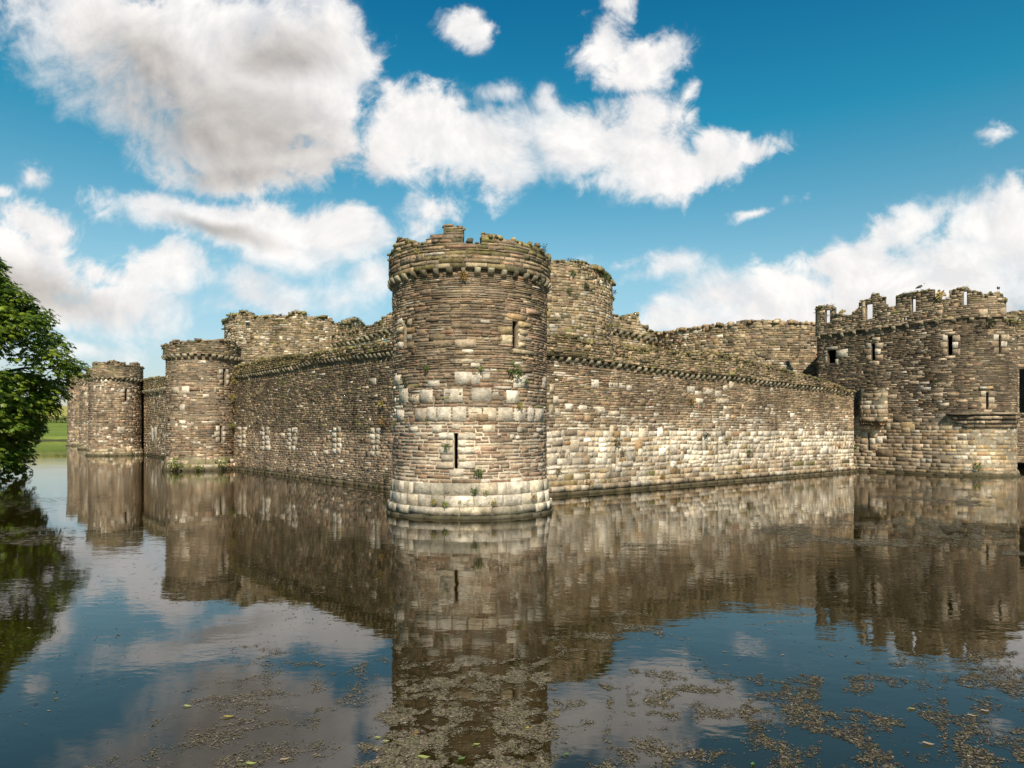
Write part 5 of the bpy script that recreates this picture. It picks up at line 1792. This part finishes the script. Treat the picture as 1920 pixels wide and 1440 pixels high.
# ------------------------------------------------------------------ small things on the walls
def plain(name, c, rough=.6, metal=0.0):
    m, t, b = new_mat(name)
    tcn = t.add('ShaderNodeTexCoord')
    n = t.noise(tcn.outputs['Object'], 8, 5, .6)
    t.set(b.inputs['Base Color'], t.mix(n, tuple(x * .75 for x in c), tuple(min(1, x * 1.2) for x in c)))
    b.inputs['Roughness'].default_value = rough
    b.inputs['Metallic'].default_value = metal
    return m


M_RAIL = plain('painted_steel', (.12, .15, .15), .5, .3)
M_TEAL = plain('teal_enamel', (.008, .10, .115), .4)
M_PALE = plain('pale_paint', (.6, .62, .58), .5)
M_TIMBER = plain('dark_timber', (.05, .045, .04), .8)


def box_arrays(c, h):
    c, h = np.asarray(c, float), np.asarray(h, float)
    v = np.array([(x, y, z) for x in (-1, 1) for y in (-1, 1) for z in (-1, 1)], float) * h + c
    f = np.array([(0, 1, 3, 2), (4, 6, 7, 5), (0, 4, 5, 1), (2, 3, 7, 6), (0, 2, 6, 4), (1, 5, 7, 3)])
    return v, f


def build_railing():
    P = PATH_LEFT
    q = []
    for px, py in ((656, 648), (690, 643), (722, 638), (741, 634)):
        s, Y = P.hit(px, -.9)
        q.append(P.pos(np.array([s]), np.array([PZ(py, Y)]), np.array([-.9]))[0])
    org = q[0].copy()
    org[2] = q[0][2] - 1.0
    t = thing('railing', 'thin grey metal handrail along the walkway of the dark left wall, by the corner tower', 'railing', tuple(org))
    for dz in (0, -.42):
        v, f = tube(np.array([p - org + (0, 0, dz) for p in q]), [.024] * 4, 6)
        link('rail', mesh_from('rail', v, [f], [M_RAIL], smooth=True), t)
    for p in q:
        v, f = tube(np.array([(0, 0, -1.4), (0, 0, .02)]), [.026, .026], 6)
        link('post', mesh_from('post', v, [f], [M_RAIL], smooth=True), t, tuple(p - org))
    # information board fixed on the rail
    s, Y = P.hit(721, -.8)
    c = P.pos(np.array([s]), np.array([PZ(644, Y)]), np.array([-.8]))[0]
    n = np.array([np.interp(s, P.S, P.NX), np.interp(s, P.S, P.NY)])
    sg = thing('sign', 'small teal notice board with a pale emblem, fixed to the handrail beside the corner tower', 'sign', tuple(c), rz=math.atan2(n[0], -n[1]) + .5)
    v, f = box_arrays((0, 0, 0), (.15, .012, .19))
    link('board', mesh_from('board', v, [f], [M_TEAL]), sg)
    a = np.linspace(0, 2 * math.pi, 13)[:-1]
    ev = np.concatenate([np.stack([.035 * np.cos(a), np.full(12, -.016), .09 + .04 * np.sin(a)], 1), [[0, -.016, .09]]])
    ef = np.array([(i, (i + 1) % 12, 12) for i in range(12)])
    v2, f2 = box_arrays((.0, -.015, -.12), (.10, .003, .012))
    link('emblem', mesh_from('emblem', np.concatenate([ev, v2]), [ef, f2 + 13], [M_PALE]), sg)
    for px, py, h in ((630, 657, 10), (655.5, 657, 9)):
        s, Y = P.hit(px, -.05)
        c = P.pos(np.array([s]), np.array([PZ(py + h / 2, Y)]), np.array([-.05]))[0]
        v, f = tube(np.array([(0, 0, -.15), (0, 0, h / F * Y * .5), (0, 0, h / F * Y)]), [.055, .055, .05], 8)
        tv = np.concatenate([v, [v[-8:].mean(0)]])
        tf = np.array([(16 + i, 16 + (i + 1) % 8, 24) for i in range(8)])
        o = link('marker_post', mesh_from('marker_post', tv, [f, tf], [M_PALE]), None, tuple(c))
        tag(o, 'short white post on the dark wall top, %s the handrail end' % ('well left of' if px < 640 else 'just under'), 'post')


build_railing()


def tower_fittings():
    t, P, top = IT_B
    org = np.array(t.location)
    s, Y = P.hit(431)
    c = P.pos(np.array([s]), np.array([PZ(617, Y)]), np.array([0.0]))[0] - org
    v, f = box_arrays(c + np.array([-.35, 0, 0]), (.55, .09, .07))
    link('spout', mesh_from('spout', v, [f], [M_TIMBER]), t)
    s, Y = P.hit(611.5)
    c = P.pos(np.array([s]), np.array([PZ(604, Y)]), np.array([-.1]))[0] - org
    v, f = tube(np.array([c, c + (0, 0, .45), c + (0, 0, .85)]), [.06, .06, .06], 6)
    link('post', mesh_from('post', v, [f], [M_PALE]), t)
    s, Y = P.hit(466)
    c = P.pos(np.array([s]), np.array([PZ(604, Y)]), np.array([.12]))[0] - org
    v, f = box_arrays(c, (.25, .2, .07))
    link('ledge_slab', mesh_from('ledge_slab', v, [f], [M_PALE]), t)


tower_fittings()

M_FEATHER, t_, b_ = new_mat('feathers')
at_ = t_.add('ShaderNodeAttribute', attribute_name='Col')
t_.set(b_.inputs['Base Color'], at_.outputs['Color'])
b_.inputs['Roughness'].default_value = .8
M_BEAK = plain('gull_beak', (.42, .30, .06), .4)


def gull(px, py, path, rz, label):
    s, Y = path.hit(px, .0)
    z = float(TOP_GATE(np.array([s]))[0]) + .13
    c = path.pos(np.array([s]), np.array([z]), np.array([-.05]))[0]
    t = thing('gull', label, 'bird', tuple(c), rz=rz)
    spine = [(-.30, .105, .022, .006), (-.22, .135, .045, .022), (-.12, .175, .072, .055), (-.02, .215, .088, .080), (.06, .250, .082, .080), (.115, .295, .058, .058), (.145, .345, .036, .040),
             (.170, .385, .036, .037), (.200, .395, .030, .030), (.222, .393, .014, .015)]
    V, C, Q = [], [], []
    k = 12
    for (x, zz, ry, rv) in spine:
        for i in range(k):
            a = 2 * math.pi * i / k
            V.append((x - .45 * rv * math.sin(a) * .6, ry * math.cos(a), zz + rv * math.sin(a)))
            back = math.sin(a) > .1 and -.25 < x < .09
            C.append((.06, .06, .065) if x < -.25 else (.14, .145, .15) if back else (.42, .42, .42) if x > .15 else (.74, .74, .72))
    n = len(spine)
    for j in range(n - 1):
        for i in range(k):
            Q.append((j * k + i, j * k + (i + 1) % k, (j + 1) * k + (i + 1) % k, (j + 1) * k + i))
    V += [(-.305, 0, .104), (.228, 0, .392)]
    C += [(.06, .06, .065), (.42, .42, .42)]
    T = [(i, n * k, (i + 1) % k) for i in range(k)] + [((n - 1) * k + i, (n - 1) * k + (i + 1) % k, n * k + 1) for i in range(k)]
    link('body', mesh_from('body', V, [np.array(Q), np.array(T)], [M_FEATHER], col=np.array(C)[:, :3], smooth=True), t)
    for sd in (-1, 1):
        u = np.linspace(0, 1, 9)
        W_, WC = [], []
        for q in u:
            x, zc = .085 - .42 * q, .262 - .155 * q
            hgt = .075 * math.sin(math.pi * min(1, q * .9 + .12)) + .006
            for f_ in (-1, -.4, .4, 1):
                W_.append((x - .02 * f_, sd * ((.086 - .07 * q ** 1.6) * math.sqrt(max(.15, 1 - .6 * f_ * f_)) + .012), zc + hgt * f_))
                WC.append((.045, .045, .05) if q > .62 else (.10, .105, .11))
        WQ = [(j * 4 + i, j * 4 + i + 1, (j + 1) * 4 + i + 1, (j + 1) * 4 + i) for j in range(8) for i in range(3)]
        link('wing', mesh_from('wing', W_, [np.array(WQ)], [M_FEATHER], col=np.array(WC), smooth=True), t)
        v, f = tube(np.array([(.0, sd * .035, .17), (-.012, sd * .036, .08), (.0, sd * .036, .006), (.045, sd * .038, .004)]), [.010, .007, .007, .004], 6)
        link('leg', mesh_from('leg', v, [f], [M_BEAK]), t)
        ed = [(.196, sd * .031, .402)]
        v, f = tube(np.array([(.192, sd * .024, .404), (.192, sd * .033, .404)]), [.006, .004], 6)
        link('eye', mesh_from('eye', v, [f], [M_TIMBER]), t)
    v, f = tube(np.array([(.212, 0, .392), (.245, 0, .388), (.268, 0, .384), (.279, 0, .374)]), [.014, .011, .009, .003], 7)
    link('beak', mesh_from('beak', v, [f], [M_BEAK], smooth=True), t)


gull(1726, 541, PATH_GATE, -.70, 'gull standing in profile on the tallest merlon, white breast and dark folded wings')
gull(1873, 547, PATH_GATE, 1.05, 'gull perched at the far right corner of the gate battlements, facing away')
